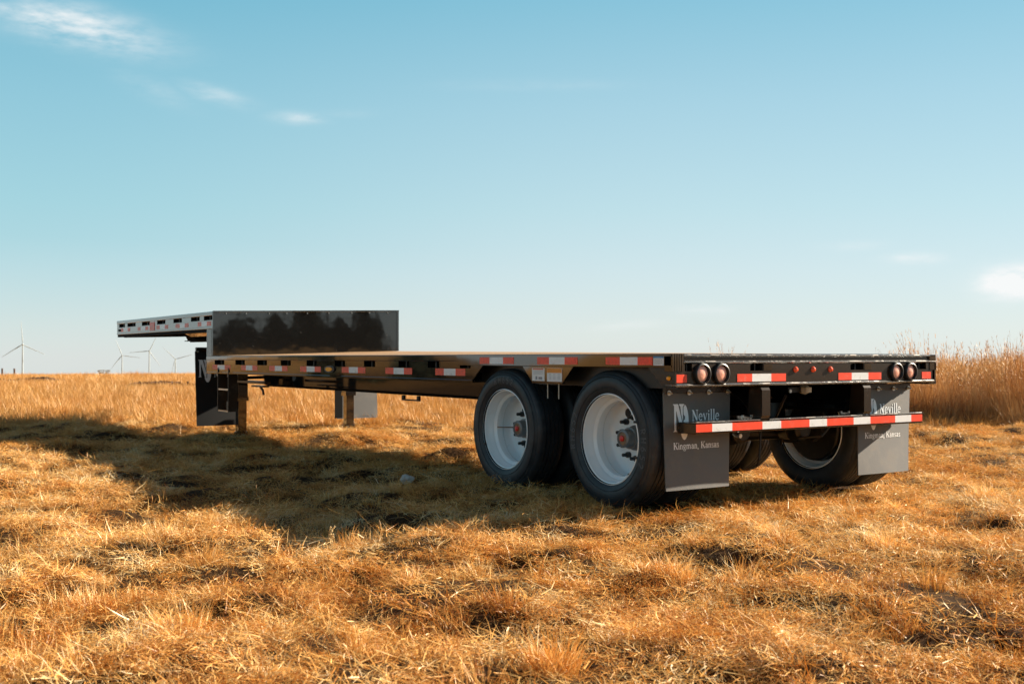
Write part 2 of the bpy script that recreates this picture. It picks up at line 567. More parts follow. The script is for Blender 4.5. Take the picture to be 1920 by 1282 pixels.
def blades(n, spread, hmin, hmax, width, lean, curl, flat=0.0, seg=3, seed=0, core=0.5):
    """n curved blades as one mesh; lean = tilt from vertical at the root, flat = share lying down"""
    r = np.random.default_rng(seed)
    V, F, tone, along = [], [], [], []
    for i in range(n):
        a = r.random() * 2 * math.pi
        rad = spread * (r.random() ** core)
        x, y = rad * math.cos(a), rad * math.sin(a)
        down = r.random() < flat
        L = hmin + (hmax - hmin) * r.random() ** 1.4
        if down:
            az = r.random() * 2 * math.pi
            th = math.pi / 2 - abs(r.normal(0, 0.16)) - 0.02
            cu = r.normal(0, 0.6)
            z = 0.005 + 0.03 * r.random()
            L *= 1.5
        else:
            az = a + r.normal(0, 0.9)
            th = abs(r.normal(0, lean)) + 0.35 * lean * rad / max(spread, 1e-6)
            cu = curl * (0.4 + r.random())
            z = -0.01
        w = width * (0.6 + 0.8 * r.random())
        side = np.array([-math.sin(az + r.normal(0, .6)), math.cos(az + r.normal(0, .6)), r.normal(0, .35)])
        side /= np.linalg.norm(side)
        p = np.array([x, y, z]); bend = r.normal(0, 0.9 if down else 0.3)
        b0 = len(V); tn = r.random()
        for k in range(seg + 1):
            t = k / seg
            ww = w * (1 - t) ** 0.6 if k < seg else 0
            if k < seg:
                V += [p - side * ww / 2, p + side * ww / 2]; along += [t if not down else .8] * 2; tone += [tn] * 2
            else:
                V.append(p.copy()); along.append(1.0); tone.append(tn)
            ang = th + cu * t
            d = np.array([math.sin(ang) * math.cos(az + bend * t), math.sin(ang) * math.sin(az + bend * t), math.cos(ang)])
            p = p + d * L / seg
            if p[2] < 0.0: p[2] = 0.004
        for k in range(seg - 1):
            F.append((b0 + 2 * k, b0 + 2 * k + 1, b0 + 2 * k + 3, b0 + 2 * k + 2))
        F.append((b0 + 2 * seg - 2, b0 + 2 * seg - 1, b0 + 2 * seg))
    return V, F, tone, along


def seed_heads(V, F, tone, along, n, spread, h, seed):
    """tall bluestem culms with feathery tops"""
    r = np.random.default_rng(seed)
    for i in range(n):
        a = r.random() * 6.283; rad = spread * r.random()
        p = np.array([rad * math.cos(a), rad * math.sin(a), 0.0])
        az = r.random() * 6.283; th = abs(r.normal(0, .09)); L = h * (0.72 + 0.33 * r.random()); tn = r.random()
        pts = []
        for k in range(7):
            pts.append(p.copy()); ang = th + 0.18 * (k / 6) ** 2
            p = p + np.array([math.sin(ang) * math.cos(az), math.sin(ang) * math.sin(az), math.cos(ang)]) * L / 6
        s = np.array([math.cos(r.random() * 6.28), math.sin(r.random() * 6.28), 0]); b0 = len(V)
        for k, q in enumerate(pts):
            w = 0.004 * (1 - .6 * k / 6)
            V += [q - s * w / 2, q + s * w / 2]; tone += [tn] * 2; along += [0.3 + .1 * k] * 2
        for k in range(6):
            F.append((b0 + 2 * k, b0 + 2 * k + 1, b0 + 2 * k + 3, b0 + 2 * k + 2))
        for k in range(9):                    # racemes near the top
            t = 0.68 + 0.32 * r.random(); i0 = min(5, int(t * 6)); q = pts[i0] + (pts[i0 + 1] - pts[i0]) * (t * 6 - i0)
            az2 = r.random() * 6.283; l2 = 0.03 + .05 * r.random()
            e = q + np.array([math.cos(az2) * .45, math.sin(az2) * .45, .85]) * l2
            b1 = len(V); w = np.array([-math.sin(az2), math.cos(az2), 0]) * .0035
            V += [q - w, q + w, e]; tone += [min(1, tn + .2)] * 3; along += [1] * 3
            F.append((b1, b1 + 1, b1 + 2))
    return V, F, tone, along


def clump_obj(name, data, material):
    V, F, tone, along = data
    me = bpy.data.meshes.new(name)
    me.from_pydata([tuple(v) for v in V], [], F)
    me.materials.append(material)
    for nm, arr in (('tone', tone), ('along', along)):
        at = me.attributes.new(nm, 'FLOAT', 'POINT'); at.data.foreach_set('value', np.array(arr, dtype=np.float32))
    return bpy.data.objects.new(name, me)


def scatter(name, variants, pts, rot, scl, idx, label):
    coll = bpy.data.collections.new(name + '_clumps')
    for v in variants:
        coll.objects.link(v)
    me = bpy.data.meshes.new(name)
    me.vertices.add(len(pts))
    me.vertices.foreach_set('co', np.asarray(pts, np.float32).reshape(-1))
    me.attributes.new('rot', 'FLOAT_VECTOR', 'POINT').data.foreach_set('vector', np.asarray(rot, np.float32).reshape(-1))
    me.attributes.new('scl', 'FLOAT_VECTOR', 'POINT').data.foreach_set('vector', np.asarray(scl, np.float32).reshape(-1))
    me.attributes.new('idx', 'INT', 'POINT').data.foreach_set('value', np.asarray(idx, np.int32))
    me.update()
    o = bpy.data.objects.new(name, me)
    C.objects.link(o)
    ng = bpy.data.node_groups.new(name + '_scatter', 'GeometryNodeTree')
    ng.interface.new_socket('Geometry', in_out='INPUT', socket_type='NodeSocketGeometry')
    ng.interface.new_socket('Geometry', in_out='OUTPUT', socket_type='NodeSocketGeometry')
    n, l = ng.nodes, ng.links
    gi, go = n.new('NodeGroupInput'), n.new('NodeGroupOutput')
    ci = n.new('GeometryNodeCollectionInfo')
    ci.inputs['Collection'].default_value = coll
    ci.inputs['Separate Children'].default_value = True
    ci.inputs['Reset Children'].default_value = True
    ip = n.new('GeometryNodeInstanceOnPoints')
    ip.inputs['Pick Instance'].default_value = True

    def na(nm, ty):
        a = n.new('GeometryNodeInputNamedAttribute'); a.data_type = ty; a.inputs[0].default_value = nm
        return a.outputs['Attribute']
    e2r = n.new('FunctionNodeEulerToRotation')
    l.new(na('rot', 'FLOAT_VECTOR'), e2r.inputs[0])
    l.new(gi.outputs[0], ip.inputs['Points']); l.new(ci.outputs[0], ip.inputs['Instance'])
    l.new(na('idx', 'INT'), ip.inputs['Instance Index'])
    l.new(e2r.outputs[0], ip.inputs['Rotation']); l.new(na('scl', 'FLOAT_VECTOR'), ip.inputs['Scale'])
    l.new(ip.outputs[0], go.inputs[0])
    md = o.modifiers.new('scatter', 'NODES'); md.node_group = ng
    tag(o, label, kind='stuff')
    return o


FH = Vector((math.sin(YAW), math.cos(YAW)))
RH = Vector((math.cos(YAW), -math.sin(YAW)))


def field_xy(depth, side):
    """point on the ground at a distance along the view axis and to its side"""
    return CAM.x + FH.x * depth + RH.x * side, CAM.y + FH.y * depth + RH.y * side


def edge_depth(side):
    """where the mown grass ends and the prairie begins"""
    return 16.2 + 0.5 * np.sin(side * 0.7) + 0.35 * np.sin(side * 1.9 + 1)


def make_points(xy, variants_w, smin, smax, tilt=0.15, zoff=0.0, zs=(0.8, 1.2), zfun=None):
    n = len(xy)
    x, y = xy[:, 0], xy[:, 1]
    z = ground_z(x, y) + zoff
    e = 0.12
    sx = (ground_z(x + e, y) - ground_z(x - e, y)) / (2 * e)
    sy = (ground_z(x, y + e) - ground_z(x, y - e)) / (2 * e)
    rot = np.stack([np.clip(sy, -.5, .5) + rng.normal(0, tilt, n), np.clip(-sx, -.5, .5) + rng.normal(0, tilt, n), rng.random(n) * 6.283], -1)
    rot[:, :2] *= 0.9
    s = smin + (smax - smin) * rng.random(n)
    sz = s * (zs[0] + (zs[1] - zs[0]) * rng.random(n))
    if zfun is not None:
        sz = sz * zfun(x, y)
    idx = rng.choice(len(variants_w), n, p=np.array(variants_w) / sum(variants_w))
    return np.stack([x, y, z], -1), rot, np.stack([s, s, sz], -1), idx


# --- mown grass round the trailer
mown = [clump_obj('straw_mat_a', blades(150, 0.15, 0.03, 0.08, 0.0036, 0.5, 0.8, 0.85, 3, 1), M_straw),
        clump_obj('straw_mat_b', blades(150, 0.17, 0.03, 0.10, 0.0034, 0.6, 0.8, 0.75, 3, 2), M_straw),
        clump_obj('straw_mat_c', blades(150, 0.14, 0.02, 0.07, 0.0038, 0.7, 0.9, 0.65, 3, 3), M_straw),
        clump_obj('tuft_short_a', blades(110, 0.08, 0.03, 0.08, 0.0034, 0.55, 1.2, 0.15, 3, 4), M_straw),
        clump_obj('tuft_short_b', blades(110, 0.10, 0.03, 0.09, 0.0034, 0.7, 1.3, 0.25, 3, 5), M_straw),
        clump_obj('tuft_tall_a', blades(110, 0.065, 0.06, 0.15, 0.0030, 0.35, 0.9, 0.05, 3, 6), M_straw),
        clump_obj('tuft_tall_b', blades(100, 0.085, 0.06, 0.17, 0.0030, 0.45, 1.2, 0.05, 3, 7), M_straw),
        clump_obj('stray_straws', blades(16, 0.25, 0.10, 0.22, 0.0034, 0.9, 0.6, 0.75, 3, 8), M_straw)]
cells = []
for (d0, d1, dens) in ((1.6, 5.0, 105), (5.0, 9.0, 90), (9.0, 17.5, 62)):
    smax = 0.62 * d1 + 2.2
    n = int((d1 - d0) * 2 * smax * dens)
    dep = d0 + (d1 - d0) * rng.random(n); sid = (rng.random(n) * 2 - 1) * smax
    keep = (np.abs(sid) < 0.60 * dep + 2.2) & (dep < edge_depth(sid) + 0.6)
    x, y = field_xy(dep[keep], sid[keep])
    cells.append(np.stack([x, y], -1))
xy = np.concatenate(cells)
# shaded gaps between the clumps, shaped as bare spots of dark soil
holes = hollow(xy[:, 0], xy[:, 1])
xy = xy[holes < 0.8 + 0.6 * rng.random(len(xy))]
# keep blades from growing through the tyres
inw = (xy[:, 0] > 0.03) & (xy[:, 0] < 2.6) & ((np.abs(xy[:, 1] - 0.685) < 0.20) | (np.abs(xy[:, 1] - 1.93) < 0.20)) & ((xy[:, 0] < 0.62) | (xy[:, 0] > 1.97))
xy = xy[~inw]
lush = vnoise(xy[:, 0], xy[:, 1], 0.9, 4) + 0.6 * vnoise(xy[:, 0], xy[:, 1], 0.35, 1)
w_mat, w_tuft = [5, 6, 7, 1.2, 1.2, .02, .02, .6], [2, 2, 3, 4, 4, .8, .8, .3]
sel = lush > 0.10
P1 = make_points(xy[~sel], w_mat, 0.75, 1.15, 0.2, zs=(.7, 1.1))
P2 = make_points(xy[sel], w_tuft, 0.8, 1.2, 0.14, zs=(0.6, 1.15))
TUS = [(160, 1105, .16, 16), (45, 1165, .16, 14), (300, 1180, .14, 10), (660, 1015, .12, 8), (1240, 1080, .10, 7), (700, 1160, .12, 8),
       (415, 985, .13, 9), (1650, 1020, .10, 7), (1850, 930, .14, 10), (90, 862, .22, 12), (250, 845, .18, 10), (500, 940, .12, 8), (1020, 1230, .10, 8)]
tx = []
for (u, v, rad, k) in TUS:
    dp = 0.994 * 2087.4 / (v - 670.6)
    cx_, cy_ = field_xy(dp, (u - 960) / 2087.4 * dp)
    an, rr_ = rng.random(k) * 6.283, rad * rng.random(k) ** .5
    tx.append(np.stack([cx_ + rr_ * np.cos(an), cy_ + rr_ * np.sin(an)], -1))
P3 = make_points(np.concatenate(tx), [0, 0, 0, 1, 1, 4, 4, 0], 1.0, 1.35, 0.10, zs=(.8, 1.15))
P1 = [np.concatenate([a, b]) for a, b in zip(P1, P3)]
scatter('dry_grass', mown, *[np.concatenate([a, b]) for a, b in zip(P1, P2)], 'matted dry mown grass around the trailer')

PATCHES = [(45, -19.4, 1.8, 0.9, 0.11, 900, 'dark dead brush patch near the left edge of the picture', 'brush'),
           (37, -11.8, 1.2, 0.5, 0.09, 700, 'dark dead brush patch just left of the black front mud flap', 'brush'),
           (44, -18.6, 1.7, 0.4, 0.10, 120, 'thin faint brush streak nearer than the left dark patch', 'brush')][:2]

# --- prairie beyond the mown strip
prairie = [clump_obj('prairie_clump_%s' % 'abcd'[i], blades(90, 0.26, 0.18, 0.42, 0.006, 0.22, 0.5, 0.03, 3, 20 + i, core=.6), M_prairie) for i in range(4)]
sets = []
for (d0, d1, dens, s0, s1) in ((15.9, 24, 15, .8, 1.15), (24, 42, 8, 1.0, 1.4), (42, 95, 2.6, 1.3, 1.9)):
    smax = 0.56 * d1 + 2
    n = int((d1 - d0) * 2 * smax * dens)
    dep = d0 + (d1 - d0) * rng.random(n); sid = (rng.random(n) * 2 - 1) * smax
    keep = (np.abs(sid) < 0.54 * dep + 2.0) & (dep > edge_depth(sid) - 0.2)
    for p in PATCHES:
        keep &= ~(((dep - p[0] + 1.2) / (p[3] + 1.6)) ** 2 + ((sid - p[1]) / (p[2] * 1.1)) ** 2 < 1)
    x, y = field_xy(dep[keep], sid[keep])
    sets.append(make_points(np.stack([x, y], -1), [1, 1, 1, 1], s0, s1, 0.08, zs=(.40, .60) if d0 > 40 else (0.45, .72),
                            zfun=lambda x, y: 1 + 0.5 * vnoise(x, y, 6.0, 2)))
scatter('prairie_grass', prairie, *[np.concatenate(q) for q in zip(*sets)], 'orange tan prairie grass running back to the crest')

# --- bluestem behind the right end of the trailer
tall = []
for i in range(4):
    dta = blades(150, 0.22, 0.35, 0.95, 0.0055, 0.16, 0.35, 0.0, 4, 40 + i, core=.7)
    tall.append(clump_obj('bluestem_clump_%s' % 'abcd'[i], seed_heads(*dta, 26, 0.24, 1.25, 50 + i), M_blue))
rng = np.random.default_rng(99)
n = 3300
dep = 15.8 + 10 * rng.random(n); sid = 2.0 + 14 * rng.random(n)
left = 5.9 + 0.32 * (dep - 16) + 0.3 * np.sin(dep * 1.7)
pr = np.where(sid > left, 1.0, np.exp(-(left - sid) / 1.0) * 0.10)
pr = pr * np.clip((dep - 15.6) / 1.8, 0.06, 1.0)
keep = (rng.random(n) < pr) & (dep > 15.9 + 0.5 * np.sin(sid * 1.3) + 0.3 * np.sin(sid * 3.1)) & (sid < .56 * dep + 2)
x, y = field_xy(dep[keep], sid[keep])
hz = vnoise(x, y, 1.6, 2)
scatter('tall_bluestem_grass', tall, *make_points(np.stack([x, y], -1), [1, 1, 1, 1], 0.8, 1.15, 0.09, zs=(.58, .82),
        zfun=lambda x, y: 1 + 0.7 * vnoise(x, y, 1.5, 2) + 0.3 * vnoise(x, y, .5, 1)), 'tall reddish bluestem grass standing right of the trailer')

# --- dark low brush patches out in the prairie


def brush_patch(name, dep0, sid0, half_w, half_d, h, n, label, cat):
    r = np.random.default_rng(int(dep0 * 10))
    V, F = [], []
    for i in range(n):
        t = r.normal(0, .45)
        s = sid0 + half_w * np.clip(t, -1.1, 1.1); d = dep0 + half_d * r.normal(0, .5)
        x, y = field_xy(d, s); z = float(ground_z(x, y))
        hh = h * (0.5 + r.random()) * (1 - .5 * abs(t))
        for k in range(6):
            az = r.random() * 6.283; el = 0.5 + r.random()
            e = np.array([x + math.cos(az) * hh * math.cos(el), y + math.sin(az) * hh * math.cos(el), z + hh * math.sin(el) + .12])
            w = np.array([math.sin(az), -math.cos(az), 0]) * .03
            b = len(V); o = np.array([x, y, z])
            V += [o - w, o + w, e + w * .7, e - w * .7]; F.append((b, b + 1, b + 2, b + 3))
    o = link_mesh(name, V, F, M_brush)
    tag(o, label, cat, 'dark brush patches in the prairie')
    return o


M_brush = mat('dead_brush', (0.115, 0.075, 0.062), 0.9, spec=0.1, var=(3, 0.5))
for args in PATCHES:
    brush_patch('brush_patch', *args)

# a bare shrub peeking over the crest and two short posts


M_shrub = mat('grey_bare_wood', (0.36, 0.33, 0.29), 0.9, spec=0.1)


def bare_shrub(dep, sid, h, label):
    r = random.Random(5)
    x, y = field_xy(dep, sid); z = float(ground_z(x, y))
    root = bpy.data.objects.new('bare_shrub', None); C.objects.link(root); root.location = (x, y, z)
    tag(root, label, 'shrub')
    mb, tw = MB(), MB()
    for i in range(18):
        az = r.random() * 6.283; sp = .25 + r.random() * .6
        p = [Vector((x, y, z - .2))]
        for k in range(4):
            p.append(p[-1] + Vector((math.cos(az) * sp, math.sin(az) * sp, .75 + .2 * r.random())) * h * .28)
            az += r.uniform(-.4, .4)
        mb.tube(p, [.035, .03, .02, .015, .01], 5)
        for q in p[1:]:
            for k in range(7):
                a2 = r.random() * 6.283
                e = q + Vector((math.cos(a2) * .8, math.sin(a2) * .8, .7)) * h * .16 * (0.5 + r.random())
                tw.tube([q, (q + e) / 2 + Vector((0, 0, .05)), e], [.012, .010, .006], 3)
    mb.build('trunk', M_shrub, root); tw.build('twig', M_shrub, root)['kind'] = 'stuff'
    return root


bare_shrub(98, -35.9, 0.75, 'small bare shrub on the crest left of the wind turbines')
for sx, lab in ((-29.3, 'short dark fence post at the left edge of the crest'), (-28.6, 'short dark fence post just right of the leftmost one')):
    x, y = field_xy(64, sx); z = float(ground_z(x, y))
    o = MB().prism([(x + .05 * math.cos(k), y + .05 * math.sin(k)) for k in (0, 1, 2, 3, 4, 5)], 2, z - .2, z + .62).build('fence_post', M_brush)
    tag(o, lab, 'post', 'fence posts on the crest')

# unseen dark cedars, added behind and left of the camera for the paint to mirror
M_cedar = mat('cedar_foliage', (0.045, 0.050, 0.030), 0.9, spec=0.1, var=(2, .5))
r = np.random.default_rng(3)
V, F = [], []
for (cx_, cy_, w, h) in ((19.0, -52, 3.2, 2.1), (22.5, -51, 2.5, 2.4), (26.8, -50, 1.9, 4.3), (28.2, -52, 1.6, 3.2), (24.9, -51, 1.6, 2.7), (29.6, -51, 1.5, 2.7), (31.0, -50, .9, 4.4), (33.0, -53, 2.2, 3.4),
                         (38, -50, 4, 4.5), (12, -54, 4, 2.5), (-11.9, 24.6, .9, 1.25), (-9.9, 26.8, .5, 1.0), (-15.5, 40, 1.5, 2.9), (-32, 33, 1.9, 2.9), (-36, 28, 2.5, 2.6), (50, -46, 5, 5)):
    for i in range(1300):
        t = r.random(); rad = w * (1 - t) ** .6 * r.random() ** .4; az = r.random() * 6.283
        p = np.array([cx_ + rad * math.cos(az), cy_ + rad * math.sin(az), t * h - .3 + float(ground_z(cx_, cy_))])
        a_, b_ = r.normal(0, .16, 3), r.normal(0, .16, 3)
        b = len(V); V += [p - a_, p + a_, p + b_]; F.append((b, b + 1, b + 2))
tag(link_mesh('unseen_cedars', V, F, M_cedar), 'unseen low dark cedars added behind and left of the viewer for reflections in the paint', kind='stuff')

# ------------------------------------------------------------------ wind turbines
M_turb = mat('hazed_turbine_paint', (0.34, 0.40, 0.43), 0.5)  # distance haze put into the paint as a grey-blue


def turbine(u, v_hub, rotor_px, phase, label, yaw=0.0):
    dist = 50 * 2087.4 / rotor_px
    d = FWD + RGT * ((u - 960) / 2087.4) - UPV * ((v_hub - 641) / 2087.4)
    hub = CAM + d * dist
    base_z = float(ground_z(hub.x, hub.y)) - 1
    root = bpy.data.objects.new('wind_turbine', None); C.objects.link(root)
    root.location = (hub.x, hub.y, base_z)
    tag(root, label, 'wind turbine', 'white wind turbines beyond the crest')
    toc = (CAM - hub); toc.z = 0; toc.normalize()
    toc = Matrix.Rotation(yaw, 3, 'Z') @ toc
    side = Vector((0, 0, 1)).cross(toc)
    MB().tube([(hub.x, hub.y, base_z), (hub.x, hub.y, (base_z + hub.z) / 2), (hub.x, hub.y, hub.z)], [1.9, 1.6, 1.1], 20).build('tower', M_turb, root, True)
    MB().tube([hub - toc * 8, hub - toc * 7, hub - toc * 1, hub + toc * 1], [1.2, 2.1, 2.2, 1.7], 10).build('nacelle', M_turb, root, True)
    f = hub + toc * 3.2
    MB().tube([f - toc * 2, f - toc * .8, f + toc * .8, f + toc * 1.8], [1.6, 1.9, 1.5, .3], 14).build('hub', M_turb, root, True)
    for k in range(3):
        a = R(phase + 120 * k)
        dr = side * math.cos(a) + Vector((0, 0, 1)) * math.sin(a)
        nn = dr.cross(toc)
        V, F = [], []
        st = [(0, 1.2, 1.2), (3, 1.2, 1.1), (9, 2.3, .6), (20, 1.75, .4), (35, 1.15, .25), (46, .7, .15), (50, .2, .06)]
        for (r_, c_, th_) in st:
            p = f + dr * r_
            for (q, w) in ((-1, 0), (0, 1), (1, 0), (0, -1)):
                V.append(p + nn * (q * c_ + .3 * c_) * .48 + toc * (w * th_))
        for i in range(len(st) - 1):
            for q in range(4):
                F.append((i * 4 + q, i * 4 + (q + 1) % 4, (i + 1) * 4 + (q + 1) % 4, (i + 1) * 4 + q))
        F += [(3, 2, 1, 0), tuple(len(V) - 4 + q for q in range(4))]
        link_mesh('blade', V, F, M_turb, root, smooth=True)


turbine(42.5, 645.6, 44, 94, 'tallest looking wind turbine, alone at the left edge of the field')
turbine(229, 666, 33.5, 112, 'leftmost wind turbine of the three under the raised front deck')
turbine(280, 658, 36, 65, 'middle and tallest wind turbine of the three under the raised front deck')
turbine(329, 673, 33, 136, 'rightmost wind turbine of the three, next to the black front mud flap')

# ------------------------------------------------------------------ lettering
# glyphs: list of strokes, each (points, width at start, width at end); unit = cap height 1


def arc(cx, cy, rx, ry, a0, a1, n=10):
    return [(cx + rx * math.cos(R(a0 + (a1 - a0) * i / n)), cy + ry * math.sin(R(a0 + (a1 - a0) * i / n))) for i in range(n + 1)]


TK, TN = 0.115, 0.06


def S(pts, w=TK): return (pts, w)


GL = {
    'N': (0.78, [S([(.14, 0), (.14, 1)], TN), S([(.13, .97), (.62, .03)], .15), S([(.64, 0), (.64, 1)], TN),
                 S([(0, .98), (.2, .98)], .05), S([(.02, .02), (.27, .02)], .05), S([(.50, .98), (.77, .98)], .05)]),
    'e': (0.52, [S(arc(.26, .32, .20, .31, 0, 320, 16), .085), S([(.07, .36), (.45, .36)], .05)]),
    'v': (0.55, [S([(.08, .64), (.27, .02)], .11), S([(.27, .02), (.47, .64)], .05), S([(0, .63), (.2, .63)], .045), S([(.36, .63), (.55, .63)], .045)]),
    'i': (0.28, [S([(.14, 0), (.14, .63)], .11), S([(.02, .62), (.16, .62)], .045), S([(.02, .02), (.27, .02)], .045), S([(.07, .86), (.19, .86)], .12)]),
    'l': (0.28, [S([(.14, 0), (.14, 1.04)], .11), S([(.02, 1.02), (.16, 1.02)], .045), S([(.02, .02), (.27, .02)], .045)]),
    'K': (0.80, [S([(.14, 0), (.14, 1)], .13), S([(.2, .42), (.66, .98)], .055), S([(.34, .58), (.68, .02)], .13),
                 S([(0, .98), (.3, .98)], .05), S([(0, .02), (.3, .02)], .05), S([(.5, .98), (.78, .98)], .05), S([(.52, .02), (.8, .02)], .05)]),
    'n': (0.60, [S([(.12, 0), (.12, .62)], .11), S([(.12, .45)] + arc(.30, .44, .16, .18, 150, 0, 8) + [(.46, 0)], .10),
                 S([(0, .61), (.14, .61)], .045), S([(.01, .02), (.25, .02)], .045), S([(.34, .02), (.59, .02)], .045)]),
    'g': (0.56, [S(arc(.25, .42, .18, .2, 0, 360, 14), .09), S([(.38, .56), (.54, .62)], .06),
                 S([(.14, .22), (.12, .10), (.38, .06)], .06), S(arc(.26, -.10, .22, .15, 0, 360, 14), .07)]),
    'm': (0.92, [S([(.12, 0), (.12, .62)], .11), S([(.12, .45)] + arc(.29, .44, .15, .18, 150, 0, 8) + [(.44, 0)], .10),
                 S([(.44, .45)] + arc(.61, .44, .16, .18, 150, 0, 8) + [(.77, 0)], .10), S([(0, .61), (.14, .61)], .045),
                 S([(.01, .02), (.25, .02)], .045), S([(.33, .02), (.56, .02)], .045), S([(.66, .02), (.90, .02)], .045)]),
    'a': (0.54, [S([(.08, .50)] + arc(.24, .44, .16, .18, 150, 0, 8) + [(.40, .08), (.54, .03)], .095), S(arc(.24, .18, .16, .16, 10, 350, 12), .085)]),
    ',': (0.24, [S([(.12, .06), (.12, .0), (.05, -.18)], .11)]),
    's': (0.46, [S(arc(.22, .47, .15, .15, 20, 250, 9) + arc(.22, .165, .16, .155, 80, -160, 9), .08)]),
    ' ': (0.36, []),
    'R': (0.62, [S([(.1, 0), (.1, 1)]), S([(.1, .95), (.35, .95)] + arc(.35, .72, .17, .22, 90, -90, 8) + [(.1, .5)]), S([(.3, .48), (.55, 0)])]),
    'H': (0.66, [S([(.1, 0), (.1, 1)]), S([(.55, 0), (.55, 1)]), S([(.1, .5), (.55, .5)])]),
    '6': (0.60, [S(arc(.3, .3, .21, .27, 0, 360, 16)), S([(.11, .38), (.20, .75), (.42, .98)])]),
    '5': (0.58, [S([(.5, .95), (.14, .95), (.12, .55)] + arc(.28, .32, .22, .28, 110, -150, 10))]),
    '2': (0.58, [S(arc(.28, .72, .2, .25, 160, -30, 9) + [(.08, .05), (.52, .05)])]),
}


def stroke_poly(pts, w):
    """a polyline thickened to quads with mitred joints"""
    n = len(pts); L, Rr = [], []
    for i, p in enumerate(pts):
        a = Vector(pts[max(i - 1, 0)]); b = Vector(pts[min(i + 1, n - 1)])
        d = b - a
        d = d.normalized() if d.length > 1e-9 else Vector((1, 0))
        nn = Vector((-d.y, d.x)) * w / 2
        L.append((p[0] + nn.x, p[1] + nn.y)); Rr.append((p[0] - nn.x, p[1] - nn.y))
    return L + Rr, [(i, i + 1, n + i + 1, n + i) for i in range(n - 1)]


def text_polys(txt, gap=0.04, bold=1.0):
    x = 0; out = []
    for ch in txt:
        w, st = GL[ch]
        for pts, sw in st:
            P, F = stroke_poly(pts, sw * bold)
            out.append(([(p[0] + x, p[1]) for p in P], F))
        x += w + gap
    return out, x - gap


def put_text(mb, txt, x0, x1, z0, h, to3, mi=0, layer=0.0, bold=1.0):
    P, w = text_polys(txt, bold=bold)
    k = (x1 - x0) / w
    for i, (pts, F) in enumerate(P):
        mb.poly([to3(x0 + p[0] * k, z0 + p[1] * h, layer + 0.00015 * (i % 5)) for p in pts], F, mi)


# ------------------------------------------------------------------ the trailer
trailer = bpy.data.objects.new('flatbed_trailer', None); C.objects.link(trailer)
tag(trailer, 'black step deck flatbed trailer with white wheels parked on the dry grass', 'trailer')
H1, H2, LF = 1.016, 1.566, 12.82
T = dict(parent=trailer, tw=True)

# decks: hardwood planks laid lengthwise, tread plate at the tail
pw = (WD - 0.16) / 15
for i in range(15):
    x = 0.08 + i * pw
    dz = random.uniform(-.0015, .0015)
    ya = [0.62, 4.6 + random.uniform(-.3, .3), LB]
    for k in range(2):
        MB().box(x + .002, x + pw - .003, ya[k] + .002, ya[k + 1] - .002, H1 - .036, H1 + .003 + dz, ch=.003).build('deck_plank', M_wood, **T)
    MB().box(x + .002, x + pw - .003, LB + .03, LF - .06, H2 - .036, H2 + dz, ch=.003).build('upper_deck_plank', M_wood, **T)
mb = MB().box(0.08, WD - .08, 0.075, 0.60, H1 - .02, H1)
for i in range(44):
    for j in range(9):
        x, y = .11 + i * .054, .10 + j * .055
        s = .014 if (i + j) % 2 else -.014
        mb.prism([(x - s, y - .014), (x - s + .006, y - .016), (x + s + .006, y + .014), (x + s, y + .016)], 2, H1 + .0005, H1 + .004)
mb.build('tread_plate', M_tread, **T)

# --- side rails: cap, stake pockets, web and lower flange


def tape(parts, z0, z1, face, parent, axis='y', depth=.0012):
    """one strip of conspicuity tape; parts = list of (a, b, 'r'/'w')"""
    mb = MB()
    for a, b, c in parts:
        mi = 0 if c == 'r' else 1
        if axis == 'y':
            mb.box(face - depth, face + depth, a, b, z0, z1, mi)
        else:
            mb.box(a, b, face - depth, face + depth, z0, z1, mi)
    return mb.build('reflective_tape', [M_red, M_wht], parent, tw=True)


POCK_L = [(7.963, 8.304), (7.277, 7.586), (6.602, 6.893), (5.938, 6.211), (5.281, 5.53), (4.629, 4.861), (4.0, 4.227), (3.358, 3.554), (2.848, 3.041), (2.36, 2.526)]
POCK_U = [(12.37, 12.70), (11.785, 12.23), (11.05, 11.458), (10.317, 10.706), (9.592, 9.958), (8.873, 9.22), (8.389, 8.713)]


def side_rail(sgn_x, y0, y1, zt, zb, pockets, name):
    """sgn_x 0 = near side (outer face at x=0), 1 = far side"""
    def X(a): return a if sgn_x == 0 else WD - a
    hcap = .050
    mb = MB()
    mb.box(X(0), X(.075), y0, y1, zt - hcap, zt, ch=.004)                          # cap
    zp = zt - hcap - .055
    prev = y0
    for a, b in sorted(pockets) + [(y1, y1)]:                                       # solid between the pockets
        if a - prev > .004:
            mb.box(X(.006), X(.020), prev, a, zp, zt - hcap - .0005)
        prev = b
    mb.box(X(.006), X(.022), y0, y1, zb + .022, zp - .0005)                        # web
    mb.box(X(0), X(.085), y0, y1, zb, zb + .0215, ch=.003)                         # lower flange
    mb.box(X(.10), X(.11), y0 + .02, y1 - .02, zb + .022, zt - .06)                # channel behind, dark
    o = mb.build(name, M_gloss, **T)
    for a, b in pockets:                                                            # the pocket: an open-top box of steel
        p = MB()
        p.box(X(.024), X(.098), a - .012, a, zp - .03, zt - hcap - .003)
        p.box(X(.024), X(.098), b, b + .012, zp - .03, zt - hcap - .003)
        p.box(X(.030), X(.034), (a + b) / 2 - .006, (a + b) / 2 + .006, zp - .002, zt - hcap - .003)
        p.box(X(.0985), X(.1), a - .012, b + .012, zp - .03, zt - hcap - .003)
        p.build('stake_pocket', M_black, o, tw=True)
    return o


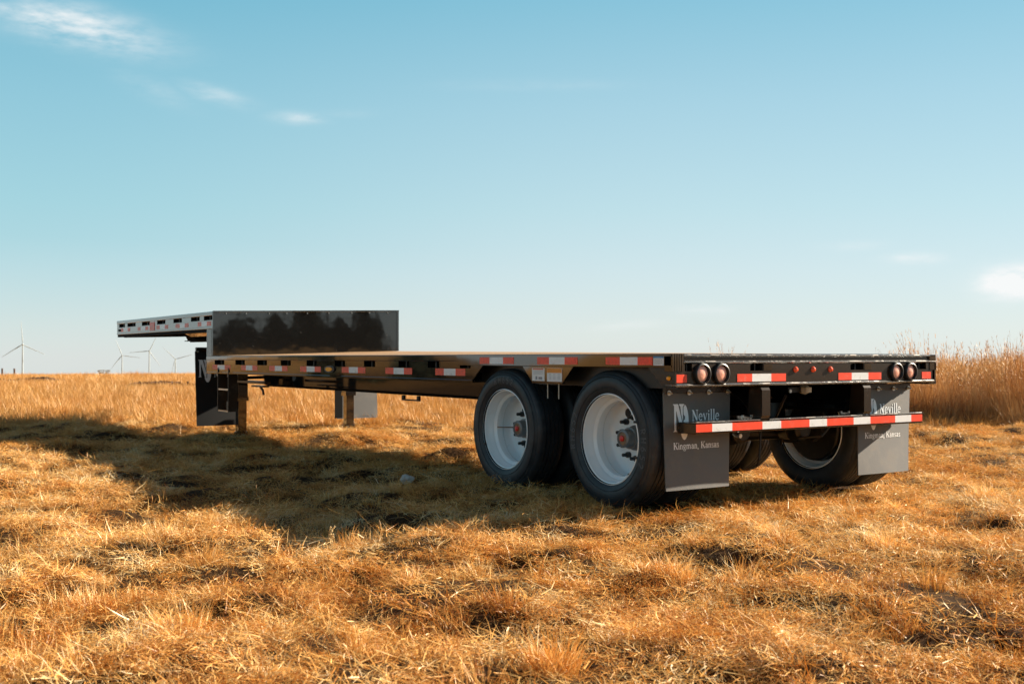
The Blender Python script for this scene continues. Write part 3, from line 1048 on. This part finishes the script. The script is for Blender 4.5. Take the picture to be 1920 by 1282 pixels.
rail = side_rail(0, 2.33, 8.60, H1, .800, POCK_L, 'side_rail')
urail = side_rail(0, LB + .02, LF, H2, 1.352, POCK_U, 'upper_side_rail')
railR = side_rail(1, 0.0, 8.58, H1, .800, [(.9 + .66 * k, 1.1 + .66 * k) for k in range(11)], 'side_rail')
urailR = side_rail(1, LB + .02, LF, H2, 1.352, [(a, b) for a, b in POCK_U], 'upper_side_rail')
ztp, zbt = .906, .851
for q in ([8.198, 8.38, 7.948, 7.748], [7.242, 7.389, 7.038, 6.885], [6.375, 6.534, 6.175, 6.027], [5.528, 5.689, 5.328, 5.183],
          [4.543, 4.698, 4.352, 4.196], [3.644, 3.80, 3.455, 3.309], [2.774, 2.912, 2.59, 2.441]):
    a, b, c, d = q
    tape([(d, c, 'r'), (c, a, 'w'), (a, b, 'r')], zbt, ztp, 0.006, rail)
for (w1, w0, r1, r0) in ((12.45, 12.216, 12.593, 12.078), (11.522, 11.287, 11.675, 11.141), (10.576, 10.344, 10.734, 10.192),
                         (9.681, 9.47, 9.86, 9.315), (8.802, 8.596, 8.948, 8.441)):
    tape([(r0, w0, 'r'), (w0, w1, 'w'), (w1, r1, 'r')], 1.392, 1.446, 0.006, urail)
MB().box(.0015, .0055, 10.814, 11.05, 1.380, 1.500).build('red_side_reflector', M_red, urail, tw=True)
MB().tube([(-.012, 12.68, 1.418), (.004, 12.68, 1.418)], .018, 12).build('marker_light', M_grommet, urail, tw=True)
# front and rear rails of the upper deck, dark frame under it, gooseneck
mb = MB().box(.02, WD - .02, LF - .05, LF - .005, 1.36, H2 - .004)
mb.box(.012, .10, 8.62, LF - .012, 1.312, 1.3515).box(WD - .10, WD - .012, 8.62, LF - .012, 1.312, 1.3515)
mb.box(.10, WD - .10, LF - .09, LF - .055, 1.305, 1.5)
mb.build('upper_deck_frame', M_matte, **T)
mb = MB()
for xx in (.35, 2.20):
    mb.prism([(8.62, 1.225), (10.42, 1.225), (10.62, 1.35), (LF - .2, 1.35), (LF - .2, 1.50), (8.62, 1.50)], 0, xx, xx + .03)
    mb.box(xx - .05, xx + .08, 8.62, 10.40, 1.213, 1.2245)
mb.each('gooseneck_beam', M_matte, **T)
MB().prism([(.16, 1.312), (.34, 1.232), (.345, 1.245), (.17, 1.311)], 1, 8.62, 9.95).build('mirror_strip', M_gloss, **T)  # added glossy strip, tilted so that it mirrors the tan field
MB().box(.36, WD - .36, 8.9, 10.35, 1.200, 1.2125).build('kingpin_plate', M_matte, **T)
for k in range(8):
    y = 8.95 + k * .5
    MB().box(.12, WD - .12, y, y + .06, 1.42, 1.50).build('crossmember', M_black, **T)

# bulkhead and its corner posts
mb = MB().box(.03, WD - .03, LB, LB + .006, H1 + .004, H2 - .016)
mb.box(0.0, WD, LB - .012, LB + .012, H2 - .0155, H2 + .006, ch=.002)
mb.box(.0, .03, LB - .004, LB + .014, H1 + .004, H2 - .016).box(WD - .03, WD, LB - .004, LB + .014, H1 + .004, H2 - .016)
blk = mb.build('bulkhead', M_sheet, **T)
mb = MB()
for i in range(9):
    x = .15 + i * .285 + random.uniform(-.05, .05)
    mb.tube([(x, LB - .020, H2 - .03), (x, LB - .0, H2 - .03)], .006, 6)
mb.each('rivet', M_zinc, blk, tw=True)
for xx in (0.0, WD - .06):
    mb = MB().box(xx, xx + .06, LB + .03, LB + .225, H1 + .002, 1.351, ch=.004)
    for k in range(4):
        mb.box(xx - .003 if xx == 0 else xx + .0605, xx - .0005 if xx == 0 else xx + .063, LB + .05 + k * .045, LB + .062 + k * .045, H1 + .01, 1.35)
    mb.build('corner_post', M_gloss, **T)
MB().box(.08, WD - .08, LB + .03, LB + .20, .80, 1.35).build('neck_wall', M_black, **T)

# --- rub rail over the wheels, gussets and arch
mb = MB().box(-.022, .07, .006, 2.53, H1 - .082, H1 + .003, ch=.004)
mb.box(-.026, -.0225, .006, 2.53, H1 - .013, H1 - .001).box(-.026, -.0225, .006, 2.53, H1 - .080, H1 - .070)
rub = mb.build('rub_rail', M_gloss, **T)
for (a, b, c, d, e, f_) in ((1.716, 1.858, 1.858, 2.043, 2.043, 2.184), (.946, 1.091, 1.091, 1.273, 1.273, 1.418), (.178, .321, .321, .495, .495, .64)):
    tape([(a, b, 'r'), (c, d, 'w'), (e, f_, 'r')], H1 - .068, H1 - .018, -.0228, rub)
mb = MB().box(-.0238, -.0222, .076, .170, H1 - .073, H1 - .012, 0).box(-.0250, -.0239, .076, .170, H1 - .024, H1 - .013, 1)
for k in range(6):
    mb.box(-.0246, -.0239, .084, .162, H1 - .032 - k * .006, H1 - .030 - k * .006, 2)
mb.build('blue_headed_label', [M_lblw, M_lblb, M_ink], rub, tw=True)
# centre gusset with two stickers
g = MB().prism([(1.02, .932), (1.63, .932), (1.51, .822), (1.14, .822)], 0, -.004, .006)
g.box(-.006, .02, 1.14, 1.51, .812, .8215)
g = g.build('centre_gusset', M_gloss, **T)
mb = MB().box(-.0062, -.0045, 1.352, 1.506, .829, .921, 0).box(-.0072, -.0063, 1.365, 1.495, .908, .918, 1)
for k in range(4):
    mb.box(-.0068, -.0063, 1.37, 1.49, .899 - k * .008, .901 - k * .008, 2)
mb.box(-.0068, -.0063, 1.44, 1.462, .838, .862, 2).box(-.0068, -.0063, 1.38, 1.425, .84, .858, 2)
mb.build('warning_label', [M_lblw, M_lblr, M_ink], g, tw=True, label='white sticker with a thin red heading')
mb = MB().box(-.0062, -.0045, 1.146, 1.322, .827, .922, 0).box(-.0072, -.0063, 1.148, 1.320, .888, .9205, 1)
for k in range(5):
    for c in (0, .055, .105):
        mb.box(-.0068, -.0063, 1.165 + c, 1.195 + c, .878 - k * .009, .880 - k * .009, 2)
mb.build('warning_label', [M_lblw, M_lblo, M_ink], g, tw=True, label='white sticker with a wide orange heading')
mb = MB()
for y in (1.349, 1.217):
    mb.tube([(.02, y, .812), (.02, y, .705)], .004, 6)
mb.each('hanger_rod', M_cream, **T)
# arch end plates and inner fender lining
MB().prism([(2.33, .821), (2.18, .934), (2.35, .934), (2.40, .821)], 0, .002, .014).build('arch_plate', M_gloss, **T)
ep = MB().prism([(.0, .822), (.12, .822), (.25, .934), (.0, .934)], 0, .002, .014).build('arch_plate', M_brown, **T)
MB().lathe([(.0001, -.014), (.010, -.012), (.014, -.004), (.015, .0)], (.001, .055, .868), 0, 14).build('marker_light', M_amber, ep, True, True)
MB().box(.10, .112, .08, 2.5, .80, H1 - .04).box(.12, WD - .12, .25, 2.4, H1 - .09, H1 - .06).build('wheel_well_liner', M_black, **T)
# side amber lamp in the lower rail
mb = MB().prism([(4.963 + .115 * math.cos(t) * (1.0), .882 + .034 * math.sin(t)) for t in [k * math.pi / 8 for k in range(16)]], 0, -.006, .007)
lamp = mb.build('side_marker_lamp', M_grommet, rail, True, True)
mb = MB().prism([(4.963 + .075 * math.cos(t), .882 + .021 * math.sin(t)) for t in [k * math.pi / 8 for k in range(16)]], 0, -.012, -.0065)
mb.build('amber_lens', M_amber, rail, False, True)

# --- rear rail and beam
mb = MB()
mb.box(.075, WD, .0, .06, H1 - .015, H1 + .001, 1, ch=.0065)
mb.box(.075, WD, .014, .055, H1 - .040, H1 - .0155)
mb.box(.075, WD, -.002, .06, H1 - .058, H1 - .0405, 1, ch=.0075)
mb.box(.075, WD - .10, .013, .0145, H1 - .030, H1 - .026)
rr = mb.build('rear_rail', [M_brown, M_lip], **T)
mb = MB()
for k in range(5):
    mb.box(-.022 + k * .019, -.022 + k * .019 + .013, -.004, .0045, H1 - .105, H1 + .001)
mb.box(-.022, .074, .005, .07, H1 - .105, H1 + .002)
mb.build('corner_casting', M_gloss, **T)
MB().box(WD - .075, WD + .002, .0, .07, H1 - .11, H1 - .0585).build('corner_casting', M_gloss, **T)
RP = [(.085, .145), (.651, .767), (1.628, 1.767), (2.347, 2.47)]
zt, zp0, zb0 = H1 - .0585, .911, .834
mb = MB(); prev = .012
for a, b in RP + [(WD - .04, WD - .04)]:
    if a - prev > .003:
        mb.box(prev, a, .004, .016, zp0, zt)
    prev = b
mb.box(.012, WD - .04, .004, .016, zb0, zp0 - .0005)
mb.box(.0, WD - .03, -.012, .10, .8150, .8335, 1, ch=.0075)
mb.box(.02, WD - .05, .10, .11, .834, zt)
beam = mb.build('rear_beam', [M_brown, M_lip], **T)
for a, b in RP:
    p = MB().box(a - .012, a, .018, .095, zp0 - .02, zt - .002).box(b, b + .012, .018, .095, zp0 - .02, zt - .002)
    p.box((a + b) / 2 - .004, (a + b) / 2 + .004, .02, .024, zp0, zt - .002)
    p.box(a - .012, b + .012, .0955, .098, zp0 - .02, zt - .002)
    p.build('stake_pocket', M_black, beam, tw=True)
for a in (.772, 1.772):
    MB().box(a + .002, a + .078, .0015, .0037, .911, zt - .004).build('pocket_plate', M_gloss, beam, tw=True)
for P_ in ([(.014, .100, 'r')], [(.533, .667, 'r'), (.667, .842, 'w'), (.842, .980, 'r')],
           [(1.501, 1.639, 'r'), (1.639, 1.816, 'w'), (1.816, 1.957, 'r')], [(2.419, 2.524, 'r')]):
    tape(P_, .841, .891, .0028, beam, 'x')


def tail_lamp(x, z):
    """round lamp set in a rubber grommet that stands out of the beam"""
    o = MB().lathe([(.052, .0), (.053, -.018), (.057, -.025), (.064, -.022), (.067, -.012), (.067, .003)], (x, .003, z), 1, 32).build('tail_lamp', M_grommet, trailer, True)
    MB().lathe([(.0001, -.014), (.022, -.0125), (.040, -.008), (.0515, .001)], (x, -.001, z), 1, 28).build('lens', M_lens, o, True)
    return o


for x in (.222, .385, 2.115, 2.275):
    tail_lamp(x, .894)
for x in (1.074, 1.245, 1.418):
    MB().lathe([(.0001, -.018), (.012, -.015), (.019, -.006), (.020, .003)], (x, .003, .916), 1, 16).build('marker_light', M_redlens, trailer, True)

# bumper with struts
bump = MB().box(.17, 2.415, .0, .17, .520, .589, ch=.006).box(.172, .738, -.004, .012, .5895, .598, 1, ch=.003).box(.820, 1.748, -.004, .012, .5895, .598, 1, ch=.003).box(1.83, 2.413, -.004, .012, .5895, .598, 1, ch=.003)
bump = bump.build('bumper', [M_brown, M_lip], **T)
tape([(.172, .308, 'r'), (.308, .482, 'w'), (.482, .754, 'r'), (.754, .928, 'w'), (.928, 1.201, 'r'), (1.201, 1.376, 'w'),
      (1.376, 1.651, 'r'), (1.651, 1.829, 'w'), (1.829, 2.102, 'r'), (2.102, 2.284, 'w'), (2.284, 2.412, 'r')], .533, .582, -.0022, bump, 'x')
for x in (.742, 1.752):
    mb = MB().prism([(.01, .8145), (.10, .8145), (.12, .602), (.0, .602), (-.012, .62), (-.012, .785)], 0, x, x + .075)
    mb.build('strut', M_brown, bump, tw=True)
mb = MB()
for x in (.66, .74, 1.62, 1.70):
    mb.tube([(x, .08, .606), (x, .08, .622)], .010, 6)
mb.box(.66, .74, .072, .088, .603, .612).box(1.62, 1.70, .072, .088, .603, .612)
mb.each('bumper_bolt', M_zinc, bump, tw=True)
MB().tube([(.55, .05, .512), (.55, .03, .500), (.55, -.01, .497)], .014, 8).build('bumper_hook', M_zinc, bump, True, True)
# glad hand socket hung under the beam
mb = MB().box(1.22, 1.44, .20, .21, .755, .79)
mb.tube([(1.38, .17, .79), (1.38, .17, .755)], [.03, .028], 12, 1)
mb.lathe([(.0001, -.03), (.025, -.022), (.036, .0), (.03, .03)], (1.38, .19, .775), 1, 16, 1)
for x in (1.235, 1.43):
    mb.tube([(x, .19, .765), (x, .20, .765)], .012, 8, 2)
mb.build('air_line_bracket', [M_black, M_cream, M_zinc], trailer, True)

# --- mud flaps


def logo(mb, x0, z0, s, to3, lay=0.0):
    """the serif N with the tall oval behind its right stem; s = height of the N"""
    def q(pts, l): return [to3(x0 + p[0] * s, z0 + p[1] * s, lay + l) for p in pts]
    el = arc(.56, .34, .225, .645, 0, 360, 28)[:-1]
    mb.poly(q(el, .0008), [tuple(range(len(el)))])
    dk = [(.28, 1.02), (.58, 1.02), (.58, .93), (.53, .88), (.53, .62), (.60, .54), (.60, .46), (.53, .38), (.53, -.04), (.30, -.04), (.28, .5)]
    mb.poly(q(dk, .0014), [tuple(range(len(dk)))], 1)
    parts = [[(.0, 1.0), (.30, 1.0), (.34, .98), (.62, .22), (.62, -.02), (.50, -.02), (.22, .74), (.20, .74), (.20, .05), (.26, .0), (.0, .0), (.08, .05), (.08, .93)],
             [(.40, 1.0), (.69, 1.0), (.69, .95), (.62, .90), (.62, .35), (.52, .62), (.47, .90), (.40, .95)]]
    for k, p in enumerate(parts):
        p = [(a_ * .79, b_) for a_, b_ in p]
        mb.poly(q(p, .0020 + .0002 * k), [tuple(range(len(p)))])


def mud_flap(x0, x1, zb, zt, y, scale, face_text=True, material=None, bow=.012, splay=(0, 0), nb=4):
    def to3(x, z, lay):
        t = (zt - z) / (zt - zb)
        s = (x - x0) / (x1 - x0)
        xx = x + splay[0] * t * (1 - s) + splay[1] * t * s
        yy = y + bow * (math.sin(t * 2.6) * .5 + .9 * t * t * ((s - .5) ** 2) * 2) - .03 * t - lay
        return (xx, yy, z)
    n, m = 10, 14
    V = [to3(x0 + (x1 - x0) * i / n, zb + (zt - zb) * j / m, 0) for j in range(m + 1) for i in range(n + 1)]
    V += [to3(x0 + (x1 - x0) * i / n, zb + (zt - zb) * j / m, -.008) for j in range(m + 1) for i in range(n + 1)]
    N0 = (n + 1) * (m + 1); F = []
    for j in range(m):
        for i in range(n):
            a = j * (n + 1) + i
            F += [(a, a + 1, a + n + 2, a + n + 1), (N0 + a + n + 1, N0 + a + n + 2, N0 + a + 1, N0 + a)]
    bd = [i for i in range(n + 1)] + [j * (n + 1) + n for j in range(1, m + 1)] + [m * (n + 1) + i for i in range(n - 1, -1, -1)] + [j * (n + 1) for j in range(m - 1, 0, -1)]
    for i in range(len(bd)):
        a, b = bd[i], bd[(i + 1) % len(bd)]
        F.append((b, a, N0 + a, N0 + b))
    mb = MB().poly(V, F)
    o = mb.build('mud_flap', material or M_flap, trailer, True)
    lt = MB()
    lx = x0 + (.075 if face_text else .030) * scale
    w = .41 * scale
    zN = zt - (.245 if face_text else .258) * scale
    logo(lt, lx, zN, .175 * scale, to3)
    put_text(lt, 'Neville', lx + .165 * scale, lx + w, zN + (.066 if face_text else 0) * scale, .068 * scale, to3, 0, .002, 1.25)
    if face_text:
        put_text(lt, 'Kingman, Kansas', lx, lx + w, zN - .111 * scale, .042 * scale, to3, 0, .002, 1.35)
    lt.build('printed_lettering', [M_print, material or M_flapdk], o)
    br = MB().box(x0 + .012, x1 - .01, y - .012, y + .02, zt - .002, zt + .036).build('flap_bracket', M_brown, trailer)
    b = MB()
    for k in range(nb):
        x = x0 + .035 + k * (x1 - x0 - .07) / (nb - 1)
        b = MB()
        b.tube([(x, y - .016, zt + .001), (x, y - .013, zt + .001)], .017, 12)
        b.tube([(x, y - .028, zt + .001), (x, y - .0165, zt + .001)], .0095, 6)
        b.tube([(x, y - .042, zt - .002), (x, y - .028, zt)], .005, 6)
        b.build('flap_bolt', M_zinc, br)
    return o


mud_flap(.085, .668, .158, .771, .2, 1.0, splay=(.004, -.035))
mud_flap(1.955, 2.545, .152, .766, .2, 1.0, splay=(-.03, -.05))
mud_flap(.070, .66, .105, 1.075, 9.25, 1.29, False, M_flapbk, splay=(.022, -.03), nb=4)
mud_flap(2.07, 2.70, .140, 1.075, 9.25, 1.29, False, splay=(.012, .012), nb=4)
MB().box(.09, .55, 9.24, 9.27, 1.11, 1.13).box(.09, .60, 9.262, 9.30, 1.06, 1.128).build('front_flap_hanger', M_black, trailer)
MB().box(2.035, 2.15, 9.20, 9.212, .15, 1.05).build('flap_shade_plate', M_matte, trailer)  # dark plate added where the far flap is only in shade
MB().box(2.05, 2.55, 9.262, 9.30, 1.06, 1.2).build('front_flap_hanger', M_black, trailer)

# --- main beams, crossmembers, running gear
for x in (.79, 1.76):
    mb = MB().box(x + .045, x + .057, .12, 8.8, .632, H1 - .045)
    mb.prism([(.12, .604), (8.6, .604), (8.86, .640), (8.86, .655), (8.6, .630), (.12, .630)], 0, x + .036, x + .12, 1)
    mb.box(x - .02, x + .12, .12, 8.7, H1 - .057, H1 - .0455)
    mb.build('main_beam', [M_gloss, M_matte], **T)
for k in range(22):
    y = 2.5 + k * .27
    MB().box(.12, WD - .12, y, y + .05, H1 - .125, H1 - .05).build('crossmember', M_black, **T)
# strap loop hanging under the near beam
mb = MB().box(.775, .80, 4.57, 4.61, .552, .6035).box(.775, .80, 4.88, 4.92, .552, .6035).box(.775, .80, 4.611, 4.879, .552, .566)
mb.build('winch_loop', M_black, **T)
for (x, y) in ((.30, 2.60), (.34, 5.43)):
    pass
WY = (.685, 1.930)
ZC = .456
mb = MB()
for y in WY:
    mb.tube([(.34, y, ZC), (2.24, y, ZC)], .065, 16)
    for x in (.80, 1.74):
        mb.box(x - .04, x + .06, y - .06, y + .06, ZC - .09, ZC + .09)
        mb.tube([(x, y + .18, ZC + .02), (x, y + .18, ZC + .20)], [.13, .12], 16)
for x in (.78, 1.76):
    mb.prism([(y, z) for y, z in ((.36, .60), (.38, .44), (.46, .38), (.62, .40), (.70, .52), (.55, .60))], 0, x, x + .05)
    mb.prism([(y, z) for y, z in ((1.25, .60), (1.30, .42), (1.55, .38), (1.86, .40), (1.94, .52), (1.60, .60))], 0, x, x + .05)
mb.build('axle_suspension', M_black, trailer, True)
mb = MB()
for y in WY:
    for x in (.98, 1.60):
        mb.lathe([(.0001, -.10), (.06, -.10), (.085, -.08), (.088, -.01), (.095, 0), (.088, .01), (.085, .10), (.06, .13), (.0001, .13)], (x, y - .20, ZC + .03), 1, 18)
        mb.tube([(x, y - .1, ZC + .03), (x + .02, y - .05, ZC - .10)], .012, 6)
mb.each('brake_chamber', M_black, trailer, True)
mb = MB()
mb.tube([(.78, .35, .60), (.74, .30, .52), (.70, .34, .42), (.66, .45, .36)], .010, 6)
mb.tube([(1.20, .2, .74), (1.22, .3, .60), (1.30, .42, .52), (1.36, .5, .50)], .010, 6)
mb.tube([(1.72, .30, .60), (1.70, .22, .53), (1.62, .25, .44), (1.55, .40, .42)], .009, 6)
mb.tube([(1.02, .26, .55), (1.0, .26, .30), (1.02, .30, .26)], .008, 6)
mb.each('air_hose', M_grommet, trailer, True)
mb = MB()
mb.tube([(1.06, 1.05, .78), (1.56, 1.05, .78)], .12, 20)
mb.build('air_tank', M_black, trailer, True)

# wheels: left side first, duals share one rim-and-tyre mesh
RIM = [(.297, .000), (.303, .003), (.301, .012), (.288, .016), (.284, .050), (.276, .062), (.270, .085), (.250, .100), (.246, .140), (.252, .158), (.266, .170), (.268, .205), (.262, .225), (.250, .238)]
TYRE = [(.292, .018), (.300, .006), (.322, -.006), (.352, -.014), (.380, -.016), (.402, -.012), (.420, -.004), (.428, .000), (.431, .006), (.437, .008), (.448, .016), (.4555, .030)]
gr = .0105
tread, nr = [], 5
x0_, x1_ = .030, .212
rw = (x1_ - x0_) / nr
for k in range(nr):
    a = x0_ + k * rw + (.005 if k else 0); b = x0_ + (k + 1) * rw - (.005 if k < nr - 1 else 0)
    if k: tread += [(.456 - gr, a - .0085), (.456 - gr, a - .0015), (.456, a)]
    tread += [(.4565, b)]
TYRE_FULL = TYRE + tread + [(.448, .226), (.437, .234), (.420, .246), (.402, .254), (.380, .258), (.352, .256), (.322, .248), (.300, .236), (.292, .224)]


def wheel(x, y, flip, studs, text_ang, name='wheel'):
    c = (x, y, ZC)
    prof = RIM + ([(.215, .246), (.190, .247), (.150, .240), (.110, .240), (.070, .240)] if studs else [(.250, .250)])
    mb = MB().lathe(prof, c, 0, 72, flip=flip)
    mb.lathe([(r_ + .006, o + .002) for r_, o in RIM[3:]], c, 0, 48, flip=flip)
    w = mb.build(name, M_white, trailer, True)
    t = MB().lathe(TYRE_FULL, c, 0, 96, flip=flip, closed=True).build('tyre', M_rubber, w, True)
    if text_ang is not None:
        lt = MB()
        P, tw_ = text_polys('RH652', .42, 1.5)
        hgt, rb = .050, .348
        for base_, k_ in ((text_ang, 1.0), (text_ang + 180, 1.0)):
            for i, (pts, F) in enumerate(P):
                def tq(p, lay):
                    ang = R(base_) - (p[0] - tw_ / 2) * hgt * k_ / rb
                    r_ = rb + p[1] * hgt * k_
                    return (x - (.0175 + lay) * flip, y - r_ * math.cos(ang) * flip, ZC + r_ * math.sin(ang))
                lt.poly([tq(p, .0004 * (i % 3)) for p in pts], F)
        lt.build('tyre_lettering', MATS['tyre_letter'], w)
        # moulded rings
        MB().lathe([(.410, -.0115), (.412, -.015), (.414, -.0105)], c, 0, 72, flip=flip).lathe([(.340, -.012), (.342, -.0155), (.344, -.0135)], c, 0, 72, flip=flip).build('tyre_ring', M_rubber, w, True)
    if studs:
        ho = .118
        h = MB().lathe([(.086, .2395), (.082, .215), (.072, .205), (.066, .190), (.073, .188), (.073, .178), (.062, .176), (.060, ho + .02), (.061, ho + .004), (.056, ho), (.045, ho - .002), (.042, ho + .004)], c, 0, 32, flip=flip)
        h = h.build('hub', M_hub, w, True)
        MB().lathe([(.0435, ho + .003), (.025, ho + .001), (.0001, ho + .001)], c, 0, 28, flip=flip).build('hub_window', M_rust, w, True)
        MB().lathe([(.020, ho + .002), (.020, ho - .008), (.015, ho - .011), (.0001, ho - .012)], c, 0, 20, flip=flip).build('red_hub_plug', M_redcap, w, True)
        for k in range(10):
            a = 2 * math.pi * (k + .35) / 10
            yy, zz = y + .138 * math.cos(a), ZC + .138 * math.sin(a)
            MB().tube([(x + .241 * flip, yy, zz), (x + .215 * flip, yy, zz), (x + .213 * flip, yy, zz), (x + .180 * flip, yy, zz), (x + .177 * flip, yy, zz)], [.021, .020, .012, .012, .008], 8).build('wheel_stud', M_lugs, w, True)
    return w


M_tl = mat('tyre_letter', (0.07, 0.078, 0.085), 0.6)


def hand_holes(x, y, flip, w, a0):
    for k in range(2):
        a = R(a0 + 180 * k)
        yy, zz = y + .185 * math.cos(a), ZC + .185 * math.sin(a)
        MB().tube([(x + .2415 * flip, yy, zz), (x + .256 * flip, yy, zz)], .031, 20).build('hand_hole', M_lugs, w)
    a = R(a0)


for j, y in enumerate(WY):
    w = wheel(.035, y, 1, True, 88 if j else -6)
    hand_holes(.035, y, 1, w, (62 if j == 0 else 184))
    # valve and balance weight on the rim
    av = R(-110 if j == 0 else 150)
    MB().tube([(.035 + .13, y + .245 * math.cos(av), ZC + .245 * math.sin(av)), (.035 + .10, y + .247 * math.cos(av), ZC + .247 * math.sin(av))], .008, 8).build('valve', M_lugs, w, True)
    if j:
        MB().tube([(.035 + .10, y + .245, ZC), (.035 + .13, y + .20, ZC), (.035 + .235, y + .16, ZC - .003)], [.004, .004, .006], 6).build('valve_stem', M_rust, w, True)
    for a in ((25, -20) if j == 0 else (205,)):
        aa = R(a)
        MB().box(.031, .040, y - .299 * math.cos(aa) - .012, y - .299 * math.cos(aa) + .012, ZC + .299 * math.sin(aa) - .008, ZC + .299 * math.sin(aa) + .008).build('balance_weight', M_lugs, w)
    wheel(.345 + .245, y, -1, False, None)
    wheel(WD - .035, y, -1, True, None)
    wheel(WD - .345 - .245, y, 1, False, None)
mb = MB()
for y in WY:
    for (a, b) in ((.36, .56), (WD - .56, WD - .36)):
        mb.lathe([(.07, 0), (.23, 0), (.242, .01), (.242, b - a)], (a, y, ZC), 0, 28)
mb.each('brake_drum', M_black, trailer, True)

# --- landing gear
for x in (.462, 1.985):
    mb = MB().box(x, x + .135, 8.74, 8.87, .44, .83, ch=.004)
    mb.box(x - .008, x + .143, 8.73, 8.88, .425, .475, ch=.003)
    mb.box(x + .014, x + .125, 8.755, 8.86, .03, .43, ch=.003)
    mb.box(x + .005, x + .134, 8.73, 8.885, -.02, .03, ch=.004)
    mb.build('landing_leg', M_gloss, **T)
MB().box(.60, 1.985, 8.79, 8.82, .70, .74).build('leg_cross_shaft', M_black, **T)
mb = MB().box(.34, .42, 7.52, 8.44, .672, .705, ch=.003)
mb.box(.36, .44, 7.62, 8.0, .630, .650)
mb.build('landing_gear_crank', M_brown, **T)
MB().tube([(.4, 7.80, .632), (.4, 7.72, .59), (.4, 7.70, .54)], .014, 8).build('crank_handle', M_black, trailer, True, True)

# --- folding step at the front corner
for y in (8.165, 7.80):
    MB().box(-.004, .105, y - .006, y + .006, .350, .872).build('ladder_rail', M_black, **T)
for z in (.613, .356):
    MB().box(.0, .018, 7.807, 8.158, z - .008, z + .010).build('ladder_rung', M_steel, **T)

# ------------------------------------------------------------------ small things on the ground
M_stone = mat('pale_stone', (0.55, 0.52, 0.48), 0.8, var=(20, .3))
bm = bmesh.new()
bmesh.ops.create_icosphere(bm, subdivisions=3, radius=1)
for v in bm.verts:
    n_ = mnoise.noise(v.co * 1.6 + Vector((3, 1, 4)))
    v.co = Vector((v.co.x * .055, v.co.y * .045, v.co.z * .035)) * (1 + .35 * n_)
me = bpy.data.meshes.new('stone'); bm.to_mesh(me); bm.free()
me.materials.append(M_stone)
st = bpy.data.objects.new('stone', me); C.objects.link(st)
st.location = (-.42, 2.62, float(ground_z(-.42, 2.62)) + .05)
tag(st, 'small pale stone lying in the shaded grass under the trailer', 'stone')

M_weed = mat('dead_weed', (0.55, 0.40, 0.20), 0.8, spec=.2)


def dead_weed(x, y, h, lean, seed, label, sprays=9):
    r = random.Random(seed)
    z = float(ground_z(x, y))
    root = bpy.data.objects.new('dead_weed', None); C.objects.link(root); root.location = (x, y, z)
    tag(root, label, 'weed')
    pts = [Vector((x, y, z - .02))]
    for k in range(8):
        t = k / 8
        pts.append(pts[-1] + Vector((lean[0] * t * 1.2, lean[1] * t * 1.2, 1 - .75 * t * max(abs(lean[0]), abs(lean[1])))) * h / 8)
    MB().tube(pts, [.0035 * (1 - .07 * i) for i in range(9)], 5).build('stem', M_weed, root, True)
    mb = MB()
    for k in range(sprays):
        i = 3 + k % 6
        p = pts[i]; az = r.random() * 6.28; l = h * (.10 + .08 * r.random())
        e = p + Vector((math.cos(az) * .5, math.sin(az) * .5, .85)) * l
        mb.tube([p, (p + e) / 2, e], [.002, .003, .006], 4)
        for q in range(3):
            mb.lathe([(.0001, -.008), (.006, 0), (.0001, .010)], tuple(e + Vector((r.uniform(-.01, .01), r.uniform(-.01, .01), q * .008))), 2, 5)
    if sprays:
        o = mb.build('seed_head', M_weed, root); o['kind'] = 'stuff'


dead_weed(-2.12, .35, .15, (.05, 0), 1, 'pale dead weed with seed heads at the near tip of the shadow', 12)
dead_weed(-3.55, 8.3, .42, (-.9, .3), 2, 'long arching dry stalk at the left end of the shadow', 0)
dead_weed(-2.95, 8.1, .40, (.1, 0), 3, 'upright pale dry stalk beside the arching one at left', 6)
dead_weed(1.42, 10.9, .62, (.15, 0), 4, 'thin dark dry stalk standing beyond the landing legs', 0)
